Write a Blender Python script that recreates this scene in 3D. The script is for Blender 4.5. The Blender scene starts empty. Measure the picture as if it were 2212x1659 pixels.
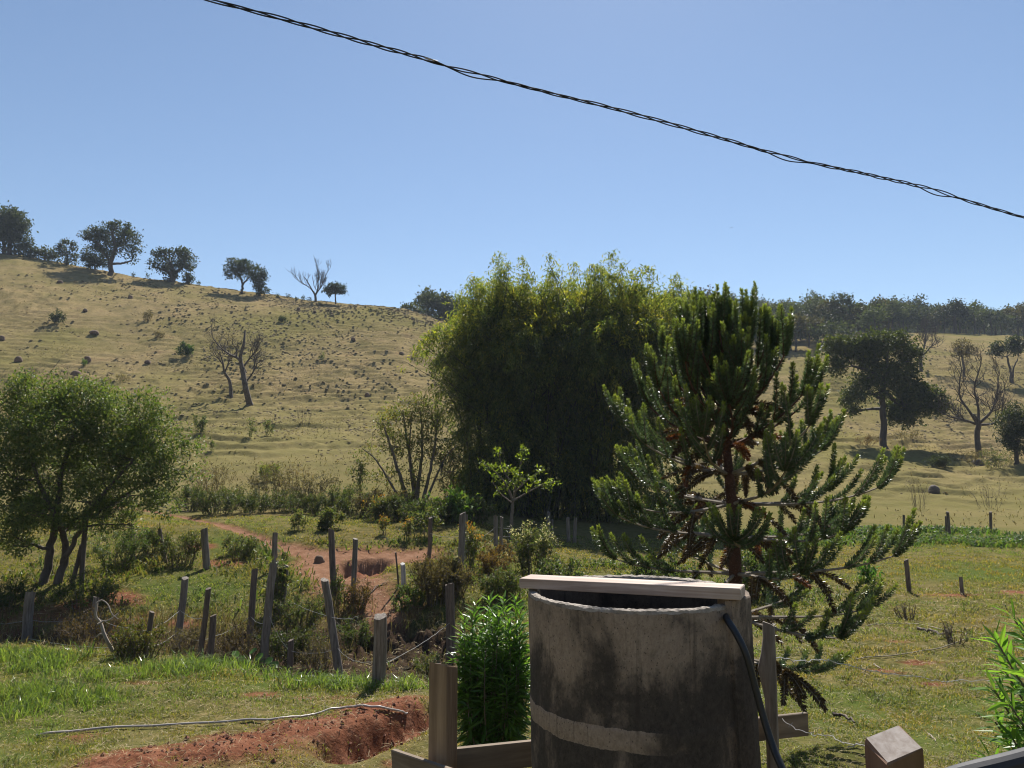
import bpy, math
import numpy as np
from math import sin, cos, tan, atan, atan2, radians, pi, sqrt, hypot

RNG = np.random.default_rng(11)
C = bpy.context.scene.collection

# ---------------------------------------------------------------- survey of the place
# The photograph is 2212 x 1659 survey units; F is its focal length in those units.
F, CX, CY, HY = 1660.0, 1106.0, 829.5, 1000.0
PITCH = atan((HY - CY) / F)
SUN_AZ, SUN_EL = radians(9), radians(50)

def ray(px, py):
    xc, yc = (px - CX) / F, -(py - CY) / F
    v = np.array([xc, cos(PITCH) - sin(PITCH) * yc, sin(PITCH) + cos(PITCH) * yc])
    return v / v[1]                      # unit depth along +Y

def at(px, py, d):
    return ray(px, py) * d

def zy(py, d):                           # height of a sight line at depth d
    return ray(CX, py)[2] * d

# ---------------------------------------------------------------- noise
def _hash(ix, iy, seed):
    n = (ix.astype(np.int64) * 374761393 + iy.astype(np.int64) * 668265263 + seed * 1442695041) & 0x7fffffff
    n = ((n ^ (n >> 13)) * 1274126177) & 0x7fffffff
    n = n ^ (n >> 16)
    return (n & 0xffff) / 65535.0

def vn(x, y, seed=0):
    x = np.asarray(x, float); y = np.asarray(y, float)
    ix, iy = np.floor(x), np.floor(y)
    fx, fy = x - ix, y - iy
    fx = fx * fx * (3 - 2 * fx); fy = fy * fy * (3 - 2 * fy)
    a = _hash(ix, iy, seed); b = _hash(ix + 1, iy, seed)
    c = _hash(ix, iy + 1, seed); d = _hash(ix + 1, iy + 1, seed)
    return (a + (b - a) * fx) * (1 - fy) + (c + (d - c) * fx) * fy

def fbm(x, y, seed=0, o=4):
    s, a, t = 0, 1.0, 0
    for k in range(o):
        s = s + a * vn(x * 2 ** k, y * 2 ** k, seed + k * 17); t += a; a *= .5
    return s / t

# ---------------------------------------------------------------- terrain
def Z(pairs):                            # (depth, py) pairs -> (depth, z)
    return [(d, zy(p, d)) for d, p in pairs]

NEAR = [(0.5, -2.5), (3, -2.5), (5, -2.55), (7, -2.72)]
def left_col(edge, gully, ridge_py, bank=(22, 26), far=None):
    c = list(NEAR) + [(9, -2.85), (edge, -3.0 if edge < 12.5 else -3.08), (edge + .8, -3.3)]
    c += [(edge + 2.2, gully), (16.2, gully - .05), (17.6, gully + .3), (19.8, -2.93), (bank[0], -2.7), (bank[1], -2.08),
          (30, -2.02), (34, -1.98), (38, -1.8)]
    rz = zy(ridge_py, 140)
    k = rz / 35.1
    c += [(44, -.75), (50, .5 * k), (62, 3.0 * k), (75, 5.9 * k), (88, 11.0 * k), (100, 16.4 * k), (120, 26.2 * k), (140, rz), (152, rz + 1.9),
          (165, rz + 1.2), (200, rz - 6)]
    c += far or [(700, rz - 30)]
    return c
farf = [(250, 45), (330, 55), (700, 40)]
COLS = [
    (-420, left_col(13.6, -3.7, 515)), (0, left_col(13.6, -3.7, 548)), (240, left_col(13.0, -3.7, 592)),
    (400, left_col(12.6, -3.75, 612)), (520, left_col(11.8, -3.85, 630)), (680, left_col(10.9, -3.9, 650)),
    (860, left_col(10.9, -3.9, 672, far=farf)), (930, left_col(10.9, -3.9, 690, far=farf)),
    (1020, left_col(11.0, -3.8, 722, far=[(250, 46), (330, 57), (700, 40)])),
    (1120, list(NEAR) + [(10, -2.9), (14, -3.3), (18, -3.3), (22, -3.0), (30, -2.7), (38, -2.5), (50, -1), (75, 3.2), (100, 9), (140, 17), (170, 24), (200, 34), (250, 48), (330, 60), (700, 40)]),
    (1250, list(NEAR) + [(10, -2.95), (16, -3.25), (22, -3.1), (30, -2.8), (38, -2.6), (50, -1.4), (75, 2.0), (100, 6), (140, 15), (170, 23), (200, 33), (250, 47), (330, 60), (700, 40)]),
    (1450, list(NEAR) + [(10, -2.95), (16, -3.15), (22, -3.12), (30, -2.95), (38, -2.75), (50, -1.2), (62, .2), (75, 2.2), (100, 7.4), (140, 18), (170, 26), (200, 36), (250, 47.5), (330, 60), (700, 40)]),
    (1780, list(NEAR) + [(10, -2.95), (16, -3.1), (22, -3.12), (30, -3.0), (36, -2.9), (44, -2.4), (52, -1.2), (62, .5), (70, 1.7), (75, 1.8), (85, 4.0), (100, 8.6), (120, 14.0), (140, 19.6), (170, 27), (200, 34), (250, 44), (330, 55), (700, 40)]),
    (2000, list(NEAR) + [(10, -2.95), (16, -3.1), (22, -3.12), (30, -3.0), (36, -2.9), (44, -2.4), (52, -1.2), (62, .2), (70, 1.0), (76, 1.0), (85, 3.6), (100, 8.4), (120, 14.2), (140, 20.2), (170, 28.6), (182, 31.2), (200, 33.5), (250, 41), (330, 50), (700, 36)]),
    (2212, list(NEAR) + [(10, -2.95), (16, -3.1), (22, -3.12), (30, -3.0), (36, -2.9), (44, -2.5), (52, -1.4), (62, -.2), (70, .5), (76, .7), (85, 3.0), (100, 7.6), (120, 13.6), (140, 20), (170, 28), (182, 30.2), (200, 33), (250, 41), (330, 50), (700, 36)]),
    (2650, list(NEAR) + [(10, -2.95), (16, -3.1), (22, -3.12), (30, -3.0), (36, -2.9), (44, -2.5), (62, -.4), (85, 3.0), (100, 7.0), (140, 18), (182, 28), (200, 31), (250, 39), (330, 47), (700, 34)]),
]
TA = np.arange(-46, 46.01, .5)
LD = np.arange(math.log(.5), math.log(720), .015)
cu = np.array([math.degrees(atan((p - CX) / F)) for p, _ in COLS])
prof = np.array([np.interp(LD, np.log([q[0] for q in c]), [q[1] for q in c]) for _, c in COLS])
TAB = np.array([[0.0]])
TAB = np.stack([np.interp(TA, cu, prof[:, j]) for j in range(len(LD))], 1)
def _smooth(t, n, ax):
    k = np.exp(-np.linspace(-2, 2, 2 * n + 1) ** 2); k /= k.sum()
    return np.apply_along_axis(lambda r: np.convolve(np.pad(r, n, mode='edge'), k, 'valid'), ax, t)
TAB = _smooth(_smooth(TAB, 2, 1), 4, 0)

def base_h(x, y):
    x = np.asarray(x, float); y = np.asarray(y, float)
    az = np.degrees(np.arctan2(x, y)); r = np.hypot(x, y)
    azc = np.clip(az, -45.5, 45.5)
    ye = np.clip(r * np.cos(np.radians(azc)), .51, 700)
    def look(a):
        i = np.clip((a - TA[0]) / .5, 0, len(TA) - 1.001); j = np.clip((np.log(ye) - LD[0]) / .015, 0, len(LD) - 1.001)
        i0, j0 = i.astype(int), j.astype(int); fi, fj = i - i0, j - j0
        return ((TAB[i0, j0] * (1 - fi) + TAB[i0 + 1, j0] * fi) * (1 - fj) + (TAB[i0, j0 + 1] * (1 - fi) + TAB[i0 + 1, j0 + 1] * fi) * fj)
    h = look(azc)
    w = np.clip((np.abs(az) - 60) / 100, 0, 1)
    return h * (1 - w) + w * .5 * (look(np.full_like(azc, -45.4)) + look(np.full_like(azc, 45.4)))

def g0(px, py, dmin=3.0):                # where a sight line meets the smooth terrain
    r = ray(px, py)
    d = np.exp(np.linspace(math.log(dmin), math.log(650), 6000))
    below = r[2] * d <= base_h(r[0] * d, d)
    k = int(np.argmax(below)) if below.any() else len(d) - 1
    return r * d[k]

def seg_dist(x, y, pts):
    best = np.full(np.shape(x), 1e9); side = np.zeros(np.shape(x)); tt = np.zeros(np.shape(x))
    n = len(pts) - 1
    for i in range(n):
        a, b = np.array(pts[i][:2]), np.array(pts[i + 1][:2]); ab = b - a
        t = np.clip(((x - a[0]) * ab[0] + (y - a[1]) * ab[1]) / (ab @ ab), 0, 1)
        d = np.hypot(x - a[0] - t * ab[0], y - a[1] - t * ab[1])
        s = np.sign((x - a[0]) * ab[1] - (y - a[1]) * ab[0])
        m = d < best
        best = np.where(m, d, best); side = np.where(m, s, side); tt = np.where(m, (i + t) / n, tt)
    return best, side, tt

# earth works, as ground positions
MOUND = [g0(*p) for p in ((300, 1672), (470, 1640), (620, 1600), (760, 1575), (850, 1545))]
CUT = [g0(*p) for p in ((740, 1625), (800, 1603), (862, 1578), (905, 1556), (960, 1535))]
TRACK = [g0(*p) for p in ((250, 1092), (330, 1105), (430, 1122), (520, 1146), (590, 1172), (680, 1196), (760, 1196), (850, 1200), (900, 1198))]
TRACK2 = [g0(*p) for p in ((690, 1200), (720, 1235), (770, 1265), (800, 1290), (838, 1310), (850, 1340))]
HOLLOW = [g0(*p) for p in ((748, 1208), (790, 1208), (838, 1208))]
MUD = [g0(*p) for p in ((850, 1395), (900, 1392), (950, 1398))]
def blob(px, py, rx, ry=None):
    p = g0(px, py); return (p[0], p[1], rx, ry or rx)
DIRT = [blob(290, 1355, 1.1, .9), (*blob(60, 1330, 2.0, .7),), blob(20, 1370, 1.5, .5), blob(270, 1290, 1.1, .6), blob(160, 1310, 1.6, .7), blob(480, 1215, .9, .6), blob(400, 1350, .9, .5),
        blob(430, 1180, .8, .5), blob(860, 1520, .9, .35), blob(560, 1500, .5, .25), blob(700, 1505, .7, .25), blob(180, 1590, .4, .25), blob(2060, 1285, 1.2, .4), blob(2200, 1280, 1.0, .4),
        blob(1940, 1385, .5, .25), blob(1900, 1448, .4, .18), blob(1945, 1455, .3, .14), blob(2020, 1480, .4, .2), blob(880, 1650, .5, .2), blob(340, 1475, .5, .2), blob(2000, 1430, .5, .2)]
LUSH = [blob(60, 1420, 2.4, 1.2), blob(250, 1440, 2.5, 1.0), blob(420, 1455, 2.0, .8), blob(40, 1520, 1.3, .8), blob(600, 1478, 1.4, .5), blob(850, 1480, 1.2, .5), blob(60, 1640, .9, .5),
        blob(30, 1580, .9, .5), blob(2150, 1170, 6, 2.0), blob(1900, 1150, 5, 2.0), blob(1700, 1165, 4, 2), blob(1850, 1560, 1.4, .8), blob(2050, 1600, 1.3, .6), blob(1760, 1500, 1.0, .5), blob(430, 1270, 2.5, 1.2),
        blob(1050, 1340, 1.5, 1.5), blob(920, 1330, 1.2, .8), blob(2150, 1240, 3, 2), blob(1300, 1280, 3, 3), blob(500, 1170, 1.5, 1.5), blob(2000, 1520, 2, .6)]
def blobs(x, y, L):
    s = np.zeros(np.shape(x))
    for bx, by, rx, ry in L:
        s = np.maximum(s, np.exp(-(((x - bx) / rx) ** 2 + ((y - by) / ry) ** 2)))
    return s

def terrain(x, y, full=False):
    """height and cover masks of the real ground"""
    x = np.asarray(x, float); y = np.asarray(y, float)
    h = base_h(x, y); r = np.hypot(x, y)
    dm, _, tm = seg_dist(x, y, MOUND); dc, sc, tc = seg_dist(x, y, CUT)
    rough = fbm(x * 2.3, y * 2.3, 5)
    mound = np.exp(-(dm / .66) ** 2)
    h = h + mound * (.07 + .13 * rough + .1 * (fbm(x * 9, y * 9, 15) - .5))
    cut = np.exp(-(dc / .26) ** 4) * np.clip(1.2 - np.abs(tc - .5) * 1.2, 0, 1)
    h = h - cut * (.40 + .2 * (fbm(x * 7, y * 7, 16) - .5))
    d1, _, _ = seg_dist(x, y, TRACK); d2, _, _ = seg_dist(x, y, TRACK2); d3, _, _ = seg_dist(x, y, HOLLOW); d4, _, _ = seg_dist(x, y, MUD)
    wob = (rough - .5)
    d1_, _, t1 = seg_dist(x, y, TRACK); track = np.clip(1.35 - d1 / ((.3 + .6 * np.clip((t1 - .45) * 4, 0, 1)) * (1 + wob)), 0, 1)
    track = np.maximum(track, np.clip(1.4 - d2 / (.85 + 1.5 * wob), 0, 1))
    h = h - .08 * track
    xa, xb = HOLLOW[0][0], HOLLOW[-1][0]; dyh = HOLLOW[1][1] + .15 * np.sin(x * 3) + .5 * (fbm(x * 2.6, y * 2.6, 27) - .5) - y
    hollow = np.clip((x - xa + .2) / .3, 0, 1) * np.clip((xb + .2 - x) / .3, 0, 1) * np.clip((dyh + .1 * rough) / .12, 0, 1) * np.clip(1.15 - dyh / 1.7, 0, 1); h = h - (.42 + .5 * (fbm(x * 5, y * 5, 28) - .5)) * hollow; hollow = np.clip(hollow * 2, 0, 1)
    mud = np.exp(-(d4 / .95) ** 4)
    creek = np.clip((-3.5 - h) / .2, 0, 1) * (r < 22)
    nr = np.clip((30 - r) / 15, 0, 1)
    h = h + nr * (.07 * (fbm(x * 1.1, y * 1.1, 9) - .5) + .05 * (fbm(x * 5, y * 5, 3) - .5))
    h = h + (mud * .42 + creek * .25) * (fbm(x * 4.5, y * 4.5, 21) - .5) * 1.3
    # cattle terraces and hummocks of the hill pasture
    hill = np.clip((r - 45) / 15, 0, 1) * np.clip((260 - r) / 60, 0, 1)
    left = np.clip((110 - x - 0 * r) / 60, 0, 1)
    sp = .62; st = (h / sp + 2.6 * fbm(x * .06, y * .06, 31) + 1.5 * fbm(x * .28, y * .28, 37)) % 1.0
    ris = np.clip(st / .3, 0, 1); ris = ris * ris * (3 - 2 * ris)
    h = h + hill * sp * (ris - st) * .95 * np.clip(fbm(x * .16, y * .22, 39) * 2.6 - .75, 0, 1)
    hum = np.clip(vn(x / .8, y / .62, 41) - .5, 0, 1) * np.clip(fbm(x * .05, y * .05, 43) * 2 - .55, 0, 1.2)
    h = h + hill * .16 * (fbm(x * 1.5, y * 1.2, 46, 3) - .5) + hill * .5 * hum + np.clip((r - 24) / 10, 0, 1) * .16 * (fbm(x * .45, y * .45, 47) - .5)
    h = h + np.clip((r - 40) / 60, 0, 1) * 1.3 * (fbm(x * .045, y * .045, 51) - .5)
    dirt = np.maximum.reduce([np.clip(mound * 1.5 - .3 + 1.3 * wob, 0, 1), np.clip(cut * 1.6, 0, 1), track, hollow, np.clip(blobs(x, y, DIRT) * 1.2 - .4 + 1.5 * wob, 0, .85)])
    steep = np.clip(creek * .7 + .9 * wob, 0, 1) * .6; pale = track
    dirt = np.maximum(dirt, steep)
    lush = blobs(x, y, LUSH) * (1 - dirt)
    mudm = np.maximum(mud, creek * .9)
    if full: return h, dirt, lush, mudm, track
    return h, dirt, lush, mudm

def hz(x, y):
    return float(terrain(np.array([x]), np.array([y]))[0][0])

def ground(px, py, dmin=3.0):            # meets the finished terrain
    r = ray(px, py)
    d = np.exp(np.linspace(math.log(dmin), math.log(500), 5000))
    h = terrain(r[0] * d, d)[0]; below = r[2] * d <= h
    if below.any() and d[int(np.argmax(below))] < 190: k = int(np.argmax(below))
    else: k = int(np.argmin(np.where((d > 60) & (d < 150), r[2] - h / d, 9)))      # just over the crest: stand on the crest
    return np.array([r[0] * d[k], d[k], h[k]])
def spot(px, d):                         # ground position on the column px at depth d
    x = (px - CX) / F * d
    return np.array([x, d, hz(x, d)])

# ---------------------------------------------------------------- mesh building
class MB:
    def __init__(s):
        s.v, s.f, s.mi, s.t, s.n = [], [], [], [], 0
    def add(s, V, Fc, mi=0, tint=None):
        V = np.asarray(V, float).reshape(-1, 3); Fc = np.asarray(Fc, np.int64)
        s.v.append(V); s.f.append(Fc + s.n); s.mi.append(np.full(len(Fc), mi, np.int32)); s.n += len(V)
        if tint is None: tint = (1, 1, 1)
        tint = np.asarray(tint, float)
        s.t.append(np.broadcast_to(tint, (len(V), 3)))
    def build(s, name, mats, parent=None, loc=(0, 0, 0), smooth=False):
        me = bpy.data.meshes.new(name)
        V = np.concatenate(s.v)
        loops = np.concatenate([f.ravel() for f in s.f]); tot = np.concatenate([np.full(len(f), f.shape[1], np.int32) for f in s.f])
        me.vertices.add(len(V)); me.vertices.foreach_set('co', V.ravel())
        me.loops.add(len(loops)); me.loops.foreach_set('vertex_index', loops.astype(np.int32))
        me.polygons.add(len(tot)); st = np.concatenate([[0], np.cumsum(tot)[:-1]]).astype(np.int32)
        me.polygons.foreach_set('loop_start', st)
        me.polygons.foreach_set('material_index', np.concatenate(s.mi))
        me.polygons.foreach_set('use_smooth', np.full(len(tot), smooth, bool))
        a = me.attributes.new('tint', 'FLOAT_COLOR', 'POINT')
        T = np.concatenate(s.t); a.data.foreach_set('color', np.c_[T, np.ones(len(T))].ravel())
        me.update(calc_edges=True); me.validate()
        for m in (mats if isinstance(mats, (list, tuple)) else [mats]): me.materials.append(m)
        o = bpy.data.objects.new(name, me); C.objects.link(o)
        o.location = loc
        if parent: o.parent = parent
        return o

def tag(o, label, cat=None, group=None, kind=None):
    o['label'] = label
    if cat: o['category'] = cat
    if group: o['group'] = group
    if kind: o['kind'] = kind
    return o
def empty(name, loc, label, cat, group=None):
    o = bpy.data.objects.new(name, None); C.objects.link(o); o.location = tuple(loc); o.empty_display_size = .1
    return tag(o, label, cat, group)

def nrm(v):
    return v / np.maximum(np.linalg.norm(v, axis=-1, keepdims=True), 1e-9)

def leaves(mb, P, D, L, W, mi=0, tint=None, up=(0, 0, 1), fold=.12, rng=RNG):
    P = np.asarray(P, float); n = len(P)
    if not n: return
    D = nrm(np.asarray(D, float)); L = np.broadcast_to(L, (n,))[:, None]; W = np.broadcast_to(W, (n,))[:, None]
    u = np.asarray(up, float) + rng.normal(0, .35, (n, 3))
    S = nrm(np.cross(D, u)); U = np.cross(S, D)
    V = np.stack([P, P + D * L * .45 + S * W * .5 + U * L * fold, P + D * L, P + D * L * .45 - S * W * .5 + U * L * fold], 1).reshape(-1, 3)
    if tint is not None and np.ndim(tint) == 2: tint = np.repeat(tint, 4, 0)
    mb.add(V, np.arange(4 * n).reshape(n, 4), mi, tint)

def tube(mb, P, R, sides=6, mi=0, tint=None, cap=True):
    P = np.asarray(P, float); n = len(P); R = np.broadcast_to(np.asarray(R, float), (n,))
    T = nrm(np.gradient(P, axis=0))
    ref = np.array([0, 0, 1.0]) if abs(T[0][2]) < .9 else np.array([1.0, 0, 0])
    A = np.empty((n, 3)); a = ref - T[0] * (ref @ T[0]); a /= np.linalg.norm(a)
    for i in range(n):
        a = a - T[i] * (a @ T[i]); a /= max(np.linalg.norm(a), 1e-9); A[i] = a
    B = np.cross(T, A)
    th = np.arange(sides) * 2 * pi / sides
    V = (P[:, None] + R[:, None, None] * (np.cos(th)[None, :, None] * A[:, None] + np.sin(th)[None, :, None] * B[:, None])).reshape(-1, 3)
    i = np.arange(n - 1)[:, None] * sides; k = np.arange(sides)[None]; k2 = (k + 1) % sides
    Q = np.stack([i + k, i + k2, i + sides + k2, i + sides + k], -1).reshape(-1, 4)
    mb.add(V, Q, mi, tint)
    if cap:
        for e in (0, n - 1):
            c = np.vstack([V[e * sides:(e + 1) * sides], P[e]])
            kk = np.arange(sides)
            f = np.stack([kk, (kk + 1) % sides, np.full(sides, sides)], 1)
            mb.add(c, f if e else f[:, ::-1], mi, tint)

def spline(pts, n):
    pts = np.asarray(pts, float); m = len(pts)
    if m < 3: return np.array([pts[0] + (pts[-1] - pts[0]) * t for t in np.linspace(0, 1, n)])
    p = np.vstack([2 * pts[0] - pts[1], pts, 2 * pts[-1] - pts[-2]])
    out = []
    for t in np.linspace(0, m - 1 - 1e-6, n):
        i = int(t); f = t - i; a, b, c, d = p[i:i + 4]
        out.append(.5 * (2 * b + (c - a) * f + (2 * a - 5 * b + 4 * c - d) * f * f + (3 * b - a - 3 * c + d) * f ** 3))
    return np.array(out)

def box(mb, c, size, rot=0.0, mi=0, tilt=(0, 0), bev=.006, jit=0.0):
    """bevelled box: six faces plus chamfer strips, local z up"""
    hx, hy, hzz = np.array(size) / 2
    b = min(bev, hx * .4, hy * .4, hzz * .4)
    V, idx = [], {}
    for sx in (-1, 1):
        for sy in (-1, 1):
            for sz in (-1, 1):
                for ax in range(3):
                    p = [sx * (hx - b), sy * (hy - b), sz * (hzz - b)]; p[ax] = (sx * hx, sy * hy, sz * hzz)[ax]
                    idx[(sx, sy, sz, ax)] = len(V); V.append(p)
    V = np.array(V)
    quads, tris = [], []
    for ax in range(3):
        o = [a for a in range(3) if a != ax]
        for s in (-1, 1):
            q = []
            for s1, s2 in ((-1, -1), (1, -1), (1, 1), (-1, 1)):
                k = [0, 0, 0]; k[ax] = s; k[o[0]] = s1; k[o[1]] = s2; q.append(idx[(*k, ax)])
            quads.append(q)
    for ax in range(3):
        o = [a for a in range(3) if a != ax]
        for s1 in (-1, 1):
            for s2 in (-1, 1):
                q = []
                for s, f in ((-1, o[0]), (1, o[0]), (1, o[1]), (-1, o[1])):
                    k = [0, 0, 0]; k[ax] = s; k[o[0]] = s1; k[o[1]] = s2; q.append(idx[(*k, f)])
                quads.append(q)
    for sx in (-1, 1):
        for sy in (-1, 1):
            for sz in (-1, 1): tris.append([idx[(sx, sy, sz, a)] for a in range(3)])
    if jit: V = V + RNG.normal(0, jit, V.shape)
    V[:, 0] += V[:, 2] * tilt[0]; V[:, 1] += V[:, 2] * tilt[1]
    cr, sr = cos(rot), sin(rot)
    V = V @ np.array([[cr, sr, 0], [-sr, cr, 0], [0, 0, 1]]) + np.asarray(c)
    quads = np.array(quads); tris = np.array(tris)
    cen = V.mean(0)
    def face_out(Fa):
        out = []
        for f in Fa:
            nn = np.cross(V[f[1]] - V[f[0]], V[f[2]] - V[f[0]])
            out.append(f if nn @ (V[f].mean(0) - cen) > 0 else f[::-1])
        return np.array(out)
    n0 = mb.n
    mb.add(V, face_out(quads), mi)
    mb.f.append(face_out(tris) + n0); mb.mi.append(np.full(len(tris), mi, np.int32))

# ---------------------------------------------------------------- materials
def mat(name):
    m = bpy.data.materials.new(name); m.use_nodes = True
    nt = m.node_tree; nt.nodes.clear()
    out = nt.nodes.new('ShaderNodeOutputMaterial')
    return m, nt, out
class NT:
    def __init__(s, nt): s.nt = nt
    def __call__(s, typ, **kw):
        n = s.nt.nodes.new(typ)
        for k, v in kw.items():
            if k.startswith('_'):
                n.inputs[k[1:].replace('_', ' ')].default_value = v
            else: setattr(n, k, v)
        return n
    def link(s, a, b): s.nt.links.new(a, b)
    def noise(s, vec, scale, detail=4, rough=.6, dist=0):
        n = s('ShaderNodeTexNoise'); n.inputs['Scale'].default_value = scale; n.inputs['Detail'].default_value = detail
        n.inputs['Roughness'].default_value = rough; n.inputs['Distortion'].default_value = dist
        if vec is not None: s.link(vec, n.inputs['Vector'])
        return n.outputs['Fac']
    def ramp(s, fac, stops):
        n = s('ShaderNodeValToRGB'); e = n.color_ramp.elements
        while len(e) < len(stops): e.new(.5)
        for el, (p, c) in zip(e, stops):
            el.position = p; el.color = (*c, 1) if len(c) == 3 else c
        s.link(fac, n.inputs['Fac']); return n.outputs['Color']
    def mix(s, fac, a, b, typ='MIX'):
        n = s('ShaderNodeMix', data_type='RGBA', blend_type=typ)
        for k, v in ((0, fac), (6, a), (7, b)):
            if hasattr(v, 'links'): s.link(v, n.inputs[k])
            else: n.inputs[k].default_value = v if k == 0 else (*v, 1)
        return n.outputs[2]
    def math(s, op, a, b=0.0, clamp=False):
        n = s('ShaderNodeMath', operation=op, use_clamp=clamp)
        for k, v in ((0, a), (1, b)):
            if hasattr(v, 'links'): s.link(v, n.inputs[k])
            else: n.inputs[k].default_value = v
        return n.outputs[0]
    def attr(s, name, out='Fac'): return s('ShaderNodeAttribute', attribute_name=name).outputs[out]
    def mapping(s, scale, coord='Object'):
        t = s('ShaderNodeTexCoord'); m = s('ShaderNodeMapping'); m.inputs['Scale'].default_value = scale
        s.link(t.outputs[coord], m.inputs['Vector']); return m.outputs[0]
    def bump(s, h, strength, dist):
        b = s('ShaderNodeBump'); b.inputs['Strength'].default_value = strength; b.inputs['Distance'].default_value = dist
        s.link(h, b.inputs['Height']); return b.outputs[0]

def leaf_mat(name, cols, trans=.35, rough=.45, spec=.4, ty=(1.5, 1.55, .7)):
    m, nt, out = mat(name); N = NT(nt)
    g = N('ShaderNodeNewGeometry').outputs['Random Per Island']
    k = len(cols)
    c = N.ramp(g, [(i / max(1, k - 1), c) for i, c in enumerate(cols)])
    c = N.mix(1.0, c, N.attr('tint', 'Color'), 'MULTIPLY')
    p = N('ShaderNodeBsdfPrincipled'); p.inputs['Roughness'].default_value = rough; p.inputs['Specular IOR Level'].default_value = spec
    N.link(c, p.inputs['Base Color'])
    t = N('ShaderNodeBsdfTranslucent'); N.link(N.mix(1.0, c, ty, 'MULTIPLY'), t.inputs['Color'])
    mx = N('ShaderNodeMixShader'); mx.inputs[0].default_value = min(.6, trans * 1.3)
    N.link(p.outputs[0], mx.inputs[1]); N.link(t.outputs[0], mx.inputs[2]); N.link(mx.outputs[0], out.inputs['Surface'])
    return m
def wood_mat(name, dark, light, scale=(30, 30, 2.2), rough=.85, bump=.4, dist=.004, low=.32, high=.68):
    m, nt, out = mat(name); N = NT(nt)
    v = N.mapping(scale); n1 = N.noise(v, 1.0, 6, .65, .4)
    c = N.ramp(n1, [(low, dark), (high, light)])
    n2 = N.noise(N.mapping((2, 2, 1)), 2.5, 4)
    c = N.mix(N.math('MULTIPLY', n2, .55), c, tuple(x * .45 for x in dark))
    c = N.mix(1.0, c, N.attr('tint', 'Color'), 'MULTIPLY')
    p = N('ShaderNodeBsdfPrincipled'); p.inputs['Roughness'].default_value = rough; N.link(c, p.inputs['Base Color'])
    N.link(N.bump(n1, bump, dist), p.inputs['Normal']); N.link(p.outputs[0], out.inputs['Surface'])
    return m
def plain(name, col, rough=.5, noise=.25, scale=40):
    m, nt, out = mat(name); N = NT(nt)
    n = N.noise(N.mapping((1, 1, 1)), scale, 4)
    c = N.mix(n, tuple(x * (1 - noise) for x in col), tuple(min(1, x * (1 + noise)) for x in col))
    p = N('ShaderNodeBsdfPrincipled'); p.inputs['Roughness'].default_value = rough; N.link(c, p.inputs['Base Color'])
    N.link(N.bump(n, .15, .003), p.inputs['Normal'])
    N.link(p.outputs[0], out.inputs['Surface']); return m
# ---------------------------------------------------------------- ground
def build_ground():
    az = np.concatenate([np.arange(-180, -60, 4), np.arange(-60, -38, 1.0), np.arange(-38, 38.01, .13), np.arange(39, 60, 1.0), np.arange(60, 180, 4)])
    az = np.radians(np.unique(np.round(az, 4)))
    lr = []
    r = .35
    while r < 720:
        lr.append(r)
        r *= 1.03 if r < 5 else (1.0065 if r < 13 else (1.007 if r < 44 else (1.0034 if r < 125 else (1.0045 if r < 165 else 1.016))))
    R = np.array(lr)
    X = (R[:, None] * np.sin(az)[None]).ravel(); Y = (R[:, None] * np.cos(az)[None]).ravel()
    h, dirt, lush, mud, pale = terrain(X, Y, True)
    na, nr = len(az), len(R)
    V = np.c_[X, Y, h]
    i = np.arange(nr - 1)[:, None] * na; k = np.arange(na)[None]; k2 = (k + 1) % na
    Q = np.stack([i + k, i + na + k, i + na + k2, i + k2], -1).reshape(-1, 4)
    V = np.vstack([V, [0, 0, -2.5]])
    kk = np.arange(na); T = np.stack([kk, (kk + 1) % na, np.full(na, len(V) - 1)], 1)
    mb = MB(); mb.add(V, Q); mb.f.append(T[:, ::-1]); mb.mi.append(np.zeros(len(T), np.int32))
    o = mb.build('ground', ground_mat(), smooth=True)
    me = o.data
    rr = np.hypot(X, Y)
    dry = np.clip((rr - 26) / 30, 0, 1)
    for nm, a in (('dirt', dirt), ('lush', lush), ('mud', mud), ('dry', dry), ('pale', pale), ('pale2', np.clip(.1 + (rr - 50) / 60 + .5 * (fbm(X * .04, Y * .04, 83) - .5), 0, .75))):
        at_ = me.attributes.new(nm, 'FLOAT', 'POINT'); at_.data.foreach_set('value', np.append(a, 0).astype(np.float32))
    tag(o, 'grazed pasture rising from red earth and short grass to a dry hillside', kind='structure')
    return o

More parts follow.
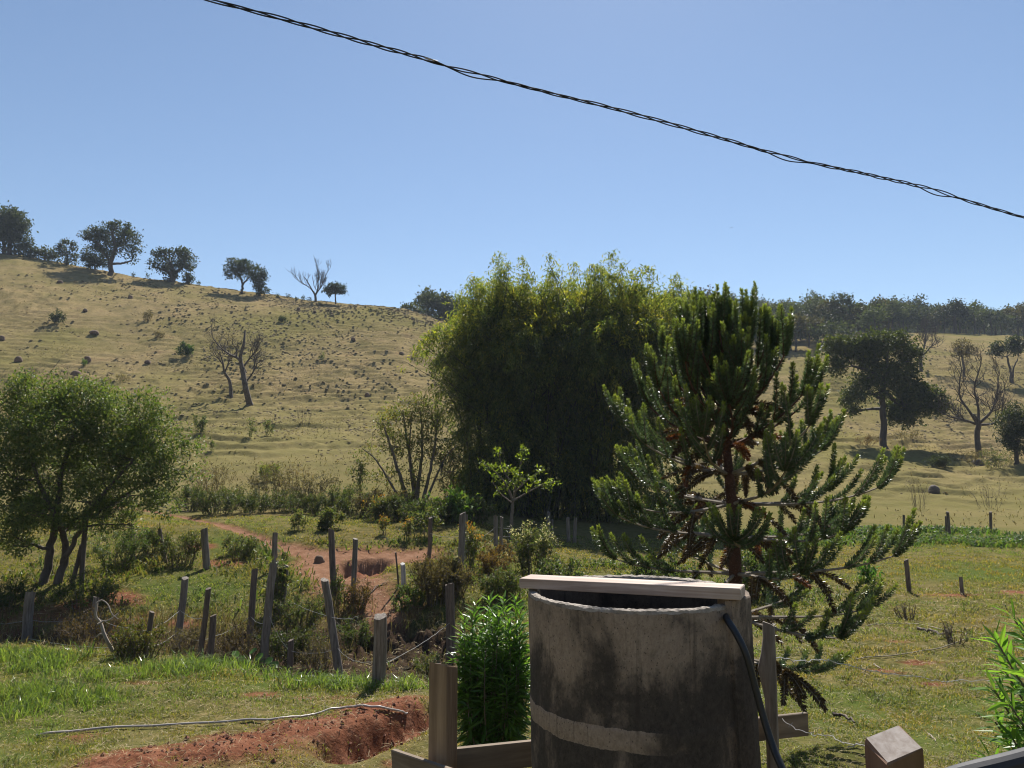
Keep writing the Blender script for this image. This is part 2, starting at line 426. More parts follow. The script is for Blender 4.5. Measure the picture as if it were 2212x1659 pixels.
def ground_mat():
    m, nt, out = mat('pasture_ground'); N = NT(nt)
    v = N.mapping((1, 1, 1)); vs = N.mapping((1, 1, 2.5))
    big = N.noise(v, .05, 5, .6); midn = N.noise(v, .35, 6, .65); fine = N.noise(v, 4.0, 6, .7); vf = N.noise(v, 22.0, 5, .7)
    hillc = N.ramp(midn, [(.28, (.13, .112, .05)), (.45, (.21, .165, .078)), (.6, (.27, .205, .102)), (.78, (.19, .12, .066))])
    hillc = N.mix(N.ramp(big, [(.42, (0, 0, 0)), (.62, (.75, .75, .75))]), hillc, (.165, .15, .05))
    hillc = N.mix(N.ramp(fine, [(.48, (0, 0, 0)), (.75, (.7, .7, .7))]), hillc, (.085, .062, .032))
    turf = N.ramp(fine, [(.3, (.035, .038, .013)), (.47, (.09, .088, .028)), (.62, (.165, .135, .055)), (.8, (.2, .14, .078))])
    turf = N.mix(N.ramp(midn, [(.42, (0, 0, 0)), (.66, (.6, .6, .6))]), turf, (.155, .115, .055))
    hillc = N.mix(N.math('SUBTRACT', .62, N.attr('pale2'), clamp=True), hillc, (.165, .15, .065)); c = N.mix(N.attr('dry'), turf, hillc)
    c = N.mix(N.math('MULTIPLY', N.attr('lush'), .8), c, N.ramp(vf, [(.3, (.035, .06, .014)), (.7, (.1, .14, .03))]))
    soil = N.ramp(fine, [(.25, (.075, .03, .018)), (.5, (.165, .07, .041)), (.75, (.25, .125, .078))])
    soil = N.mix(N.math('MULTIPLY', N.attr('pale'), .8), soil, N.ramp(fine, [(.3, (.16, .085, .05)), (.6, (.25, .148, .094)), (.8, (.31, .2, .135))]))
    d = N.math('MULTIPLY_ADD', N.attr('dirt'), 1.5); d.node.inputs[2].default_value = -.28
    d2 = N.math('ADD', d, N.math('MULTIPLY', N.math('SUBTRACT', vf, .5), .9), clamp=True)
    c = N.mix(d2, c, soil)
    mm = N.math('ADD', N.attr('mud'), N.math('MULTIPLY', N.math('SUBTRACT', fine, .5), .8), clamp=True)
    mm = N.math('MULTIPLY', mm, N.math('GREATER_THAN', N.attr('mud'), .05))
    c = N.mix(mm, c, N.ramp(vf, [(.3, (.022, .016, .012)), (.7, (.07, .048, .034))]))
    p = N('ShaderNodeBsdfPrincipled'); N.link(c, p.inputs['Base Color'])
    ro = N.mix(mm, (.95,) * 3, (.9,) * 3); N.link(ro, p.inputs['Roughness']); p.inputs['Specular IOR Level'].default_value = 0
    hsum = N.math('ADD', N.math('MULTIPLY', fine, .6), N.math('MULTIPLY', vf, .25))
    b1 = N('ShaderNodeBump'); b1.inputs['Strength'].default_value = .8; b1.inputs['Distance'].default_value = .12
    N.link(hsum, b1.inputs['Height']); N.link(b1.outputs[0], p.inputs['Normal'])
    N.link(p.outputs[0], out.inputs['Surface'])
    return m
build_ground()

# ---------------------------------------------------------------- shared materials
M = {}
M['post'] = wood_mat('weathered_grey_wood', (.08, .062, .048), (.33, .28, .23))
M['darkpost'] = wood_mat('dark_old_wood', (.05, .036, .028), (.24, .18, .14))
M['paint'] = wood_mat('flaking_white_paint', (.3, .27, .23), (.75, .73, .7))
M['sawn'] = wood_mat('sawn_timber', (.17, .105, .058), (.44, .31, .19), scale=(22, 22, 1.4), bump=.35, dist=.002)
M['sawnx'] = wood_mat('sawn_board', (.13, .095, .065), (.31, .24, .17), scale=(1.6, 22, 22), bump=.2, dist=.002)
M['plank'] = wood_mat('bleached_plank', (.32, .23, .18), (.7, .58, .5), scale=(1.2, 26, 30), bump=.25, dist=.002)
M['redwood'] = wood_mat('reddish_sawn_post', (.2, .105, .065), (.36, .215, .14), scale=(12, 12, 1.6), bump=.25, dist=.003)
M['bark'] = wood_mat('grey_bark', (.05, .038, .03), (.15, .12, .095), scale=(9, 9, 2.5), bump=.6, dist=.02)
M['barkfar'] = wood_mat('dark_bark', (.035, .028, .023), (.12, .095, .075), scale=(4, 4, 1), bump=.6, dist=.05)
M['cane'] = wood_mat('shaded_bamboo_cane', (.04, .042, .02), (.11, .11, .055), scale=(9, 9, 2))
M['twig'] = wood_mat('dry_twig', (.1, .075, .055), (.24, .19, .14), scale=(20, 20, 5), bump=.2)
M['paletwig'] = wood_mat('pale_branch', (.22, .18, .14), (.42, .36, .29), scale=(20, 20, 5), bump=.2)
M['pinebark'] = wood_mat('reddish_pine_bark', (.055, .026, .018), (.17, .08, .05), scale=(12, 12, 12), bump=.7, dist=.012)
M['wire'] = plain('galvanised_wire', (.33, .32, .3), .4)
M['black'] = plain('black_plastic', (.012, .0125, .015), .5, .2, 60)
M['cable'] = plain('black_cable', (.012, .012, .015), .9)
M['hose'] = plain('sun_bleached_hose', (.34, .3, .27), .4)
M['hoseb'] = plain('dull_hose', (.22, .18, .11), .6)
M['earth'] = plain('termite_earth', (.14, .088, .055), .95, .5, 5)
M['clod'] = plain('red_earth_clod', (.15, .058, .031), .95, .4, 12)
M['rock'] = plain('dark_rock', (.1, .08, .065), .9, .4, 4)
M['rail'] = plain('dark_painted_metal', (.025, .026, .032), .62, .15, 20)
M['bird'] = plain('black_feathers', (.015, .014, .014), .6)

M['leaf'] = leaf_mat('glossy_tree_leaf', [(.05, .08, .022), (.09, .135, .034), (.13, .175, .042), (.165, .165, .055)], .3, .5, .35)
M['farleaf'] = leaf_mat('ridge_tree_leaf', [(.026, .036, .014), (.045, .06, .021), (.07, .08, .03)], .22, .6, .3)
M['bamboo'] = leaf_mat('bamboo_leaf', [(.055, .085, .024), (.095, .13, .034), (.15, .175, .044), (.2, .2, .06)], .46, .5, .35)
M['straw'] = leaf_mat('dry_straw', [(.3, .23, .12), (.4, .33, .2), (.22, .16, .08)], .2, .7, .2)
M['bush'] = leaf_mat('bright_lance_leaf', [(.05, .115, .022), (.075, .16, .03), (.11, .2, .04)], .38, .36, .5)
M['weed'] = leaf_mat('weed_leaf', [(.05, .075, .022), (.08, .11, .03), (.12, .13, .045), (.13, .1, .05)], .35, .5, .35)
M['scrub'] = leaf_mat('dry_scrub_leaf', [(.08, .07, .035), (.12, .095, .05), (.15, .11, .065), (.1, .095, .04)], .3, .7, .2)
M['grass'] = leaf_mat('grass_blade', [(.08, .105, .024), (.125, .15, .036), (.17, .165, .055), (.24, .2, .1)], .38, .45, .4)
M['lush'] = leaf_mat('lush_grass_blade', [(.085, .135, .03), (.12, .175, .038), (.175, .205, .055)], .4, .3, .6)
M['needle'] = leaf_mat('spiny_pine_leaf', [(.04, .07, .038), (.06, .098, .05), (.085, .125, .055)], .2, .36, .6, (1.15, 1.15, .85))
M['cut'] = wood_mat('pale_cut_end', (.3, .24, .2), (.52, .46, .42), scale=(30, 30, 30), bump=.2)
M['flower'] = leaf_mat('orange_young_leaf', [(.27, .1, .02), (.25, .14, .03), (.2, .16, .04)], .4, .5, .3)
M['plume'] = leaf_mat('pale_seed_head', [(.4, .36, .27), (.5, .46, .36)], .3, .8, .1)
M['forest'] = leaf_mat('forest_leaf', [(.03, .04, .018), (.045, .056, .024), (.06, .068, .03)], .2, .7, .2)

# ---------------------------------------------------------------- plants
def local(px, py, bx, by, s):
    return np.array([(px - bx) * s, 0, (by - py) * s])

def make_tree(name, label, cat, base, trunks, clusters, leaf='farleaf', bark='barkfar', nleaf=2500, lsize=.35, lasp=.6, clump=None, group=None, d=None,
              depth=.7, limbs=True, twigs=3, seed=0, hang=0.0, tint=None, trunk_name='trunk', crown_name='crown', shell=.55, twig_r=.012, pos=None):
    """trunks: list of [(px,py,rpx),...] paths; clusters: (px,py,rx,ry[,weight]) ; measured on the photograph and set out in metres about the base"""
    rng = np.random.default_rng(seed + 1000)
    bx, by = base
    if pos is None: pos = ground(bx, by) if d is None else spot(bx, d)
    D = pos[1]; s = D / F
    root = empty(name, pos, label, cat, group)
    tb = MB()
    tpts = []
    for k, tr in enumerate(trunks):
        P = np.array([local(x, y, bx, by, s) for x, y, r in tr]); R = np.array([r for _, _, r in tr]) * s
        P[1:, 1] += rng.normal(0, .25 * np.ptp(P[:, 2]) * .3, len(P) - 1).cumsum() * .4
        if k == 0: P[0, 2] -= .15 + .3 * R[0]
        n = max(6, 4 * len(tr)); S = spline(P, n); RR = np.interp(np.linspace(0, 1, n), np.linspace(0, 1, len(tr)), R)
        S[1:-1] += rng.normal(0, .25, (n - 2, 3)) * RR[1:-1, None]
        if k == 0: RR[0] *= 1.35
        tube(tb, S, RR, 7)
        tpts += list(zip(S[n // 3:], RR[n // 3:]))
    TP = np.array([p for p, _ in tpts]); TR = np.array([r for _, r in tpts])
    lb = MB(); wsum = sum(c[2] * c[3] * (c[4] if len(c) > 4 else 1) for c in clusters) or 1
    for c in clusters:
        cx, cy, rx, ry = c[:4]; wt = c[4] if len(c) > 4 else 1
        ce = local(cx, cy, bx, by, s); ra = np.array([rx * s, rx * s * depth, ry * s]); ce[1] += rng.uniform(-1, 1) * depth * rx * s * .5
        if limbs:
            dd = np.linalg.norm(TP - ce, axis=1) + 2.0 * np.maximum(0, TP[:, 2] - ce[2] + .2 * ra[2]); j = int(np.argmin(dd))
            a, r0 = TP[j], TR[j] * .62
            mid = a + (ce - a) * .5 + np.array([0, 0, -.1 * np.linalg.norm(ce - a)]) + rng.normal(0, .07 * np.linalg.norm(ce - a), 3)
            S = spline([a, mid, ce], 9); tube(tb, S, np.linspace(r0, r0 * .4, 9), 5, cap=False)
            for _ in range(twigs):
                q = ce + rng.normal(0, .55, 3) * ra; b = S[rng.integers(4, 9)]
                m2 = (q + b) / 2 + rng.normal(0, .1, 3) * ra
                tube(tb, spline([b, m2, q], 6), np.linspace(r0 * .38, max(r0 * .1, twig_r), 6), 4, cap=False)
        if nleaf:
            n = int(nleaf * 1.25 * rx * ry * wt / wsum)
            nc = max(4, n // (clump or 22))
            u = nrm(rng.normal(0, 1, (nc, 3))) * (shell + (1 - shell) * rng.random((nc, 1))) ** .6
            u *= .82 + .36 * rng.random((nc, 1))
            cen = ce + u * ra
            k = rng.integers(0, nc, n)
            cs = min(ra[0], ra[2]) * .15 + lsize * .4
            P = cen[k] + rng.normal(0, cs, (n, 3)) * (1, 1, .75)
            Dr = nrm(u[k] * .6 + rng.normal(0, .8, (n, 3)) + (0, 0, .1 - hang))
            L = lsize * rng.uniform(.6, 1.3, n)
            tt = np.clip(.82 + .3 * rng.random(nc) , .5, 1.3)[k][:, None] * np.ones(3)
            if tint is not None: tt = tt * np.asarray(tint)
            leaves(lb, P, Dr, L, L * lasp, 0, tt, rng=rng)
    if tb.n: tb.build(trunk_name, M[bark], root, smooth=True)
    if lb.n: lb.build(crown_name, M[leaf], root)
    return root

def branching(mb, p, dirv, length, r, depth, rng, up=.15, spread=.6, n=3, wob=.12, tips=None, sides=5):
    k = 6
    P = [p]; d = nrm(dirv)
    for i in range(k):
        d = nrm(d + rng.normal(0, wob, 3) + (0, 0, up * .25)); P.append(P[-1] + d * length / k)
    P = np.array(P); tube(mb, P, np.linspace(r, r * .62, k + 1), sides if depth > 1 else 4, cap=False)
    if depth == 0:
        if tips is not None: tips.append((P[-1], d))
        return
    for j in range(n):
        t = rng.integers(3, k + 1) if j else k
        dd = nrm(d + rng.normal(0, spread, 3) + (0, 0, up))
        branching(mb, P[t], dd, length * rng.uniform(.6, .85), r * (.6 if j else .62) , depth - 1, rng, up, spread, n, wob, tips, sides)

def bare_tree(label, base, paths, depth=4, cat='bare tree', bark='barkfar', d=None, seed=0, lenpx=26, spread=.5, up=.2, n=2, name='bare_tree', group=None, tipleaf=None, rel=1.0):
    rng = np.random.default_rng(seed + 400)
    pos = ground(*base) if d is None else spot(base[0], d); s = pos[1] / F
    root = empty(name, pos, label, cat, group)
    tb, bb = MB(), MB(); tips = []
    for k, tr in enumerate(paths):
        P = np.array([local(x, y, *base, s) for x, y, r in tr]); R = np.array([r for _, _, r in tr]) * s
        P[1:, 1] += rng.normal(0, .12, len(P) - 1).cumsum() * np.ptp(P[:, 2]) * .5
        if k == 0: P[0, 2] -= .25
        nn = 4 * len(tr); S = spline(P, nn); RR = np.interp(np.linspace(0, 1, nn), np.linspace(0, 1, len(tr)), R)
        if k == 0: RR[0] *= 1.3
        tube(tb if k == 0 else bb, S, RR, 7)
        if k == 0 and len(paths) > 1: continue
        for j in range(3 * n):
            q = rng.integers(nn // 3, nn); dv = nrm(S[q] - S[q - 1]) + rng.normal(0, spread, 3)
            branching(bb, S[q], dv, lenpx * s * rng.uniform(.6, 1), max(RR[q] * .55, .012), depth - 2, rng, up, spread, n, tips=tips)
        branching(bb, S[-1], S[-1] - S[-2], lenpx * s, RR[-1], depth - 1, rng, up, spread, n, tips=tips)
    tb.build('trunk', M[bark], root, smooth=True)
    bb.build('branches', M[bark], root, smooth=True)
    if tipleaf:
        lb = MB(); P = np.array([t for t, _ in tips]); k = rng.integers(0, len(P), tipleaf[1]); Dd = np.array([q for _, q in tips])[k]
        leaves(lb, P[k] + rng.normal(0, tipleaf[2], (len(k), 3)), Dd + rng.normal(0, .6, (len(k), 3)), tipleaf[3], tipleaf[3] * .5, 0, rng=rng)
        lb.build('crown', M[tipleaf[0]], root)
    return root

def make_shrub(name, label, cat, base, wpx, hpx, leaf='weed', nleaf=700, lsize=.1, lasp=.4, stems=14, group=None, seed=0, top=None, stemmat='twig', d=None,
               up=.5, bare=.15, tint=None, width_low=.45, stem_r=.007, depth=1.0, pos=None, topn=60):
    """many stems fanned from one stool with leaves along them"""
    rng = np.random.default_rng(seed + 7000)
    if pos is None: pos = ground(*base) if d is None else spot(base[0], d)
    s = pos[1] / F; W, H = wpx * s / 2, hpx * s
    root = empty(name, pos, label, cat, group)
    sb, lb = MB(), MB(); ends = []
    tips, along, adir = [], [], []
    for i in range(stems):
        a = rng.uniform(0, 2 * pi); q = sqrt(rng.random())
        b = np.array([cos(a) * W * width_low * q, sin(a) * W * width_low * q * depth, -.06])
        e = np.array([cos(a) * W * q * rng.uniform(.75, 1.1), sin(a) * W * q * depth, H * (1 - .35 * q * q) * rng.uniform(.7, 1.0)])
        m = (b + e) / 2 + rng.normal(0, .06, 3) * (W + H * .3); m[2] += .08 * H
        S = spline([b, m, e], 10); S[1:] += rng.normal(0, .01 * H, (9, 3))
        tube(sb, S, np.linspace(stem_r * 1.6, stem_r * .5, 10), 4, cap=False)
        tips.append(e)
        for t in rng.uniform(.35, 1, 3):
            k = int(t * 9); dv = nrm(S[k] - S[k - 1] + rng.normal(0, .5, 3)); L = H * rng.uniform(.12, .28)
            S2 = spline([S[k], S[k] + dv * L * .5 + (0, 0, .02 * H), S[k] + dv * L], 5); tube(sb, S2, stem_r * .5, 3, cap=False); along.append(S2)
            adir += [dv] * 5
        k0 = int(bare * 10); along.append(S[k0:]); adir += [nrm(S[-1] - S[0])] * (10 - k0)
    sb.build('stem', M[stemmat], root, smooth=True)
    A = np.concatenate(along); Ad = np.array(adir)
    if nleaf:
        k = rng.integers(0, len(A), nleaf)
        P = A[k] + rng.normal(0, lsize * .45, (nleaf, 3))
        Dv = Ad[k] * up + rng.normal(0, .6, (nleaf, 3)); L = lsize * rng.uniform(.6, 1.25, nleaf)
        P[:, 2] = np.maximum(P[:, 2], .02)
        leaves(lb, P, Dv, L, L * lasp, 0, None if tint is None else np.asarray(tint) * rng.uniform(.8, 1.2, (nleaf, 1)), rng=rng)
        lb.build('foliage', M[leaf], root)
    if top:
        fb = MB(); T = np.array(tips); T = T[T[:, 2] > H * .55] if (T[:, 2] > H * .55).any() else T
        k = rng.integers(0, len(T), topn)
        leaves(fb, T[k] + rng.normal(0, lsize * .6, (topn, 3)), rng.normal(0, .6, (topn, 3)) + (0, 0, .6), lsize * .8, lsize * .4, 0, rng=rng)
        fb.build('blossoms', M[top], root)
    return root
# ---------------------------------------------------------------- water tank of cement rings
def tank_mat():
    m, nt, out = mat('stained_cement'); N = NT(nt)
    t = N('ShaderNodeTexCoord'); sep = N('ShaderNodeSeparateXYZ'); N.link(t.outputs['Object'], sep.inputs[0])
    v = N.mapping((1, 1, .7)); n1 = N.noise(v, 4.5, 7, .68, .3); n2 = N.noise(v, 55, 7, .8); n3 = N.noise(N.mapping((1, 1, .12)), 9, 5, .65)
    base = N.ramp(n2, [(.22, (.15, .112, .082)), (.5, (.33, .255, .195)), (.78, (.5, .4, .315))])
    base = N.mix(N.math('MULTIPLY', n1, .5), base, (.145, .112, .085))
    # black algae: heavy over the lower half of the ring, streaks below the hose, thinner to the left
    zz = sep.outputs[2]; xx = sep.outputs[0]
    lowm = N.math('MULTIPLY', N.math('SUBTRACT', -.1, zz), 4.2, clamp=True)
    band = N.math('MULTIPLY', N.math('LESS_THAN', N.math('ABSOLUTE', N.math('ADD', zz, N.math('ADD', .503, N.math('MULTIPLY', N.math('SUBTRACT', n1, .5), .05)))), .042), N.math('MULTIPLY', N.math('SUBTRACT', .2, xx), 2.6, clamp=True))
    rt = N.math('MULTIPLY', N.math('SUBTRACT', xx, .30), 5.0, clamp=True)
    a = N.math('SUBTRACT', N.math('ADD', N.math('MULTIPLY', lowm, .36), N.math('MULTIPLY', rt, .26)), N.math('MULTIPLY', band, .75))
    a = N.math('ADD', a, N.math('MULTIPLY', N.math('SUBTRACT', n1, .5), 1.9)); a = N.math('ADD', a, N.math('MULTIPLY', N.math('SUBTRACT', n2, .5), 1.0))
    a = N.math('ADD', a, N.math('MULTIPLY', N.math('SUBTRACT', n3, .5), .35))
    mask = N.ramp(a, [(.0, (0, 0, 0)), (.16, (.55, .55, .55)), (.36, (.97, .97, .97))])
    c = N.mix(mask, base, N.ramp(n2, [(.3, (.024, .022, .021)), (.72, (.09, .074, .062))]))
    drip = N.noise(N.mapping((1, 1, .04)), 34, 4, .6); c = N.mix(N.ramp(drip, [(.6, (0, 0, 0)), (.7, (.5, .5, .5))]), c, (.05, .04, .034))
    pit = N('ShaderNodeTexVoronoi'); pit.inputs['Scale'].default_value = 70; N.link(v, pit.inputs['Vector'])
    c = N.mix(N.ramp(pit.outputs['Distance'], [(.1, (.7, .7, .7)), (.2, (0, 0, 0))]), c, (.03, .027, .025))
    c = N.mix(1.0, c, N.attr('tint', 'Color'), 'MULTIPLY')
    p = N('ShaderNodeBsdfPrincipled'); p.inputs['Roughness'].default_value = .95; p.inputs['Specular IOR Level'].default_value = .2
    N.link(c, p.inputs['Base Color']); N.link(N.bump(N.math('ADD', n2, N.math('MULTIPLY', n1, .4)), .55, .01), p.inputs['Normal'])
    N.link(p.outputs[0], out.inputs['Surface']); return m
def mortar_mat(name, lo, hi):
    m, nt, out = mat(name); N = NT(nt)
    v = N.mapping((1, 1, 1)); n2 = N.noise(v, 60, 6, .75); n1 = N.noise(v, 7, 5)
    c = N.ramp(n2, [(.3, lo), (.7, hi)])
    c = N.mix(N.ramp(n1, [(.5, (0, 0, 0)), (.68, (.8, .8, .8))]), c, (.07, .06, .05))
    p = N('ShaderNodeBsdfPrincipled'); p.inputs['Roughness'].default_value = .95
    N.link(c, p.inputs['Base Color']); N.link(N.bump(n2, .7, .012), p.inputs['Normal']); N.link(p.outputs[0], out.inputs['Surface']); return m
M['cement'] = tank_mat()
M['mortar'] = M['cement']
M['rim'] = mortar_mat('rough_broken_rim', (.26, .22, .18), (.46, .4, .34))

TD, TR_ = 3.66, .5
tc = at(1373, 1283, TD); TZ = -.593
LEAN = .034                                             # the stack of rings leans a little

def lathe(mb, prof, n=160, jit=None, arc=(0, 2 * pi), lean=LEAN, mi=0):
    th = np.linspace(arc[0], arc[1], n, endpoint=False) if arc[1] - arc[0] > 6.2 else np.linspace(arc[0], arc[1], n)
    V = []
    for k, (r, z) in enumerate(prof):
        rr = np.full(n, r); zz = np.full(n, z)
        if jit is not None and jit[k]:
            rr = rr + (fbm(th * 14, np.full(n, k * 3.1), 5, 3) - .5) * jit[k] * 1.2; zz = zz + (fbm(th * 17, np.full(n, 9 + k * 5.3), 8, 3) - .5) * jit[k] * 1.6 + RNG.normal(0, jit[k] * .25, n)
        V.append(np.c_[rr * np.cos(th) - zz * lean, rr * np.sin(th), zz])
    V = np.concatenate(V); m = len(prof)
    closed = arc[1] - arc[0] > 6.2
    k = np.arange(n if closed else n - 1)[None]; k2 = (k + 1) % n; i = np.arange(m - 1)[:, None] * n
    mb.add(V, np.stack([i + k, i + k2, i + n + k2, i + n + k], -1).reshape(-1, 4), mi)

tank = empty('water_tank', (tc[0], tc[1], TZ), 'stained cement ring water tank with black algae and an open rough rim', 'water tank')
mb = MB()
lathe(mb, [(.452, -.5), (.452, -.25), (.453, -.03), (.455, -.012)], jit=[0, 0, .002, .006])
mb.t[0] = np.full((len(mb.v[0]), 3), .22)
lathe(mb, [(.5, -.012), (.501, -.05), (.502, -.12), (.503, -.2), (.503, -.3), (.505, -.42), (.507, -.462)], jit=[.006, .003, .002, .002, .002, .003, .004])
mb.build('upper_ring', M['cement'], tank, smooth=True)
mb = MB(); lathe(mb, [(.458, -.013), (.460, -.001), (.472, .004), (.486, .004), (.497, .0), (.5, -.014)], n=260, jit=[.003, .005, .006, .006, .005, .003])
mb.build('rough_rim', M['rim'], tank)
mb = MB(); lathe(mb, [(.5045, -.456), (.5085, -.466), (.509, -.48), (.5095, -.51), (.509, -.53), (.5075, -.545)], n=260, jit=[.004, .004, .003, .003, .004, .004])
mb.build('mortar_joint', M['mortar'], tank, smooth=True)
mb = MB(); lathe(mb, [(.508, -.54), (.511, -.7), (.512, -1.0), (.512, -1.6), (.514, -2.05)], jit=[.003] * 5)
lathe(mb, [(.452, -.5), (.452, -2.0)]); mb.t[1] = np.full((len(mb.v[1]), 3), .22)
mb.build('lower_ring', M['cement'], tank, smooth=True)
mb = MB(); n = 48; th = np.linspace(0, 2 * pi, n, endpoint=False)
mb.add(np.vstack([np.c_[.4525 * np.cos(th) + .012, .4525 * np.sin(th), np.full(n, -.34)], [[.012, 0, -.34]]]), np.stack([np.arange(n), (np.arange(n) + 1) % n, np.full(n, n)], 1))
wm, nt, out = mat('dark_tank_water'); N = NT(nt); p = N('ShaderNodeBsdfPrincipled'); p.inputs['Base Color'].default_value = (.012, .014, .012, 1); p.inputs['Roughness'].default_value = .08
N.link(N.bump(N.noise(N.mapping((1, 1, 1)), 9), .1, .01), p.inputs['Normal']); N.link(p.outputs[0], out.inputs['Surface'])
mb.build('water_surface', wm, tank)
# the plastered pier that grows out of the ring on its right side
mb = MB()
prof = [(.30, -.30), (.312, -.385), (.332, -.402), (.365, -.39), (.405, -.355), (.442, -.298), (.462, -.225), (.474, -.15), (.47, -.085), (.40, -.06), (.34, -.19)]
zs = [.0295, .022, -.05, -.2, -.42, -.7, -1.2, -2.0]
sh = [.95, 1, 1.0, 1.0, 1.0, 1.01, 1.02, 1.02]
cpx, cpy = .385, -.24
V = []
for z, k in zip(zs, sh):
    for x, y in prof: V.append((cpx + (x - cpx) * k - z * LEAN + RNG.normal(0, .0015), cpy + (y - cpy) * k + RNG.normal(0, .0015), z))
V = np.array(V); m = len(prof); kk = np.arange(m)[None]; k2 = (kk + 1) % m; ii = np.arange(len(zs) - 1)[:, None] * m
mb.add(V, np.stack([ii + kk, ii + m + kk, ii + m + k2, ii + k2], -1).reshape(-1, 4))
topc = np.vstack([V[:m], V[:m].mean(0)]); mb.add(topc, np.stack([np.arange(m), (np.arange(m) + 1) % m, np.full(m, m)], 1))
mb.build('pier', M['cement'], tank, smooth=False)

# plank lying over the open tank
a = at(1123, 1263, 3.66); b = at(1600, 1284, 3.235)
a[2] = TZ + .036; b[2] = TZ + .054
mb = MB(); mid = (a + b) / 2; L = np.linalg.norm((b - a)[:2]); ang = atan2(b[1] - a[1], b[0] - a[0])
box(mb, (0, 0, 0), (L, .135, .046), 0, bev=.003, jit=.0008)
pl = mb.build('plank', M['plank']); pl.location = (mid[0] - sin(ang) * .06, mid[1] + cos(ang) * .06, mid[2]); pl.rotation_euler = (0, -atan2(b[2] - a[2], L), ang)
tag(pl, 'bleached thick wooden plank laid across the open top of the cement tank', 'plank')

# black hose leaving the tank
P = [at(x, y, d) for x, y, d in ((1563, 1322, 3.36), (1572, 1340, 3.22), (1592, 1372, 3.16), (1612, 1415, 3.13), (1630, 1480, 3.12), (1648, 1545, 3.1), (1668, 1608, 3.06), (1692, 1665, 3.0), (1740, 1770, 2.9), (1800, 1900, 2.8))] + [np.array(q) for q in ((1.3, 2.72, -1.95), (1.36, 2.66, -2.4), (1.3, 2.45, -2.49), (1.05, 2.2, -2.49))]
mb = MB(); tube(mb, spline(P, 90), .014, 12); o = mb.build('hose', M['black'], smooth=True)
tag(o, 'thick black plastic hose curving down from the right side of the cement tank', 'hose')

# ---------------------------------------------------------------- board fence beside the tank
fb = at(958, 1650, 3.9)
fence = empty('board_fence', (fb[0], fb[1], hz(fb[0], fb[1])), 'new sawn timber board fence with one square post left of the tank', 'fence')
def wbuild(mb, name, m, parent): # world-space mesh under a thing
    o = mb.build(name, m, parent); o.location = -np.array(parent.location); return o
pt = at(958, 1436, 3.9)
mb = MB(); box(mb, (0, 0, 0), (.103, .103, 1.75), 0, bev=.004, jit=.001); mb.mi[0][5] = 1
for i in range(len(mb.v)):
    v = mb.v[i]; m_ = v[:, 2] > .7; v[m_, 2] += -.016 * np.sign(v[m_, 1] + .02) + RNG.normal(0, .004, m_.sum())
o = mb.build('post', [M['sawn'], M['plank']], fence); o.location = np.array([pt[0], pt[1], pt[2] - .875]) - np.array(fence.location); o.rotation_euler = (0, 0, radians(-27)); o['label'] = 'square sawn post with a split top'
def board(name, a, b, h, t, m, label=None):
    a, b = np.array(a), np.array(b); mid = (a + b) / 2; L = np.linalg.norm(b - a); mb = MB(); box(mb, (0, 0, 0), (L, t, h), 0, bev=.003, jit=.001)
    o = mb.build(name, M[m], fence); o.location = mid - np.array(fence.location); o.location[2] -= h / 2
    o.rotation_euler = (0, -math.asin((b - a)[2] / L), atan2(b[1] - a[1], b[0] - a[0])); return o
board('rail', at(982, 1616, 3.93), at(1742, 1538, 4.46), .125, .026, 'sawnx')
board('rail', at(851, 1619, 3.98), at(1010, 1672, 3.56), .125, .026, 'sawnx')['label'] = 'short rail turning toward the viewer'
# round weathered post to the right of the tank
def rough_post(mb, H, r, lean, sides=12, n=14, knot=True, seed=0, flat=1.0, mi=0, taper=.92, chip=.03):
    rng = np.random.default_rng(seed); th = np.linspace(0, 2 * pi, sides, endpoint=False); V = []
    prof = 1 + rng.normal(0, .05, sides)
    for k, t in enumerate(np.linspace(0, 1, n)):
        rr = r * (1 + (taper - 1) * t) * prof * (1 + rng.normal(0, .018, sides)) * (1 + .1 * exp_(-t * 9))
        off = np.array(lean) * t + rng.normal(0, r * .03, 2) + r * .35 * np.array([sin(t * 4 + seed), cos(t * 3.2 + seed)]) * .5
        zt = t * (H + .3) - .3 + (rng.normal(0, chip * r * 8, sides) * .3 + .35 * r * np.cos(th + seed) * (k == n - 1) if k == n - 1 else 0)
        V.append(np.c_[rr * np.cos(th) + off[0], rr * np.sin(th) * flat + off[1], np.broadcast_to(zt, (sides,))])
    V = np.concatenate(V); i = np.arange(n - 1)[:, None] * sides; k = np.arange(sides)[None]; k2 = (k + 1) % sides
    mb.add(V, np.stack([i + k, i + k2, i + sides + k2, i + sides + k], -1).reshape(-1, 4), mi)
    tp = V[-sides:]; mb.add(np.vstack([tp, tp.mean(0) + (0, 0, .1 * r)]), np.stack([np.arange(sides), (np.arange(sides) + 1) % sides, np.full(sides, sides)], 1), mi)
def exp_(x): return math.exp(x)
rp = at(1674, 1600, 4.3); ztop = at(1672, 1348, 4.3)
gz = hz(rp[0], rp[1]); mb = MB(); rough_post(mb, ztop[2] - gz, .034, (-.015, 0), 16, 26, seed=3, taper=.92)
for v in mb.v:                                             # swollen knot half way up
    zz = v[:, 2]; kz = at(1660, 1447, 4.3)[2] - gz; w = np.exp(-((zz - kz) / .09) ** 2) * (v[:, 0] < 0)
    v[:, 0] -= w * .035
o = mb.build('fence_post', M['post'], loc=(rp[0], rp[1], gz), smooth=True)
tag(o, 'gnarled weathered round post with a knot, right of the tank and hose', 'fence post')
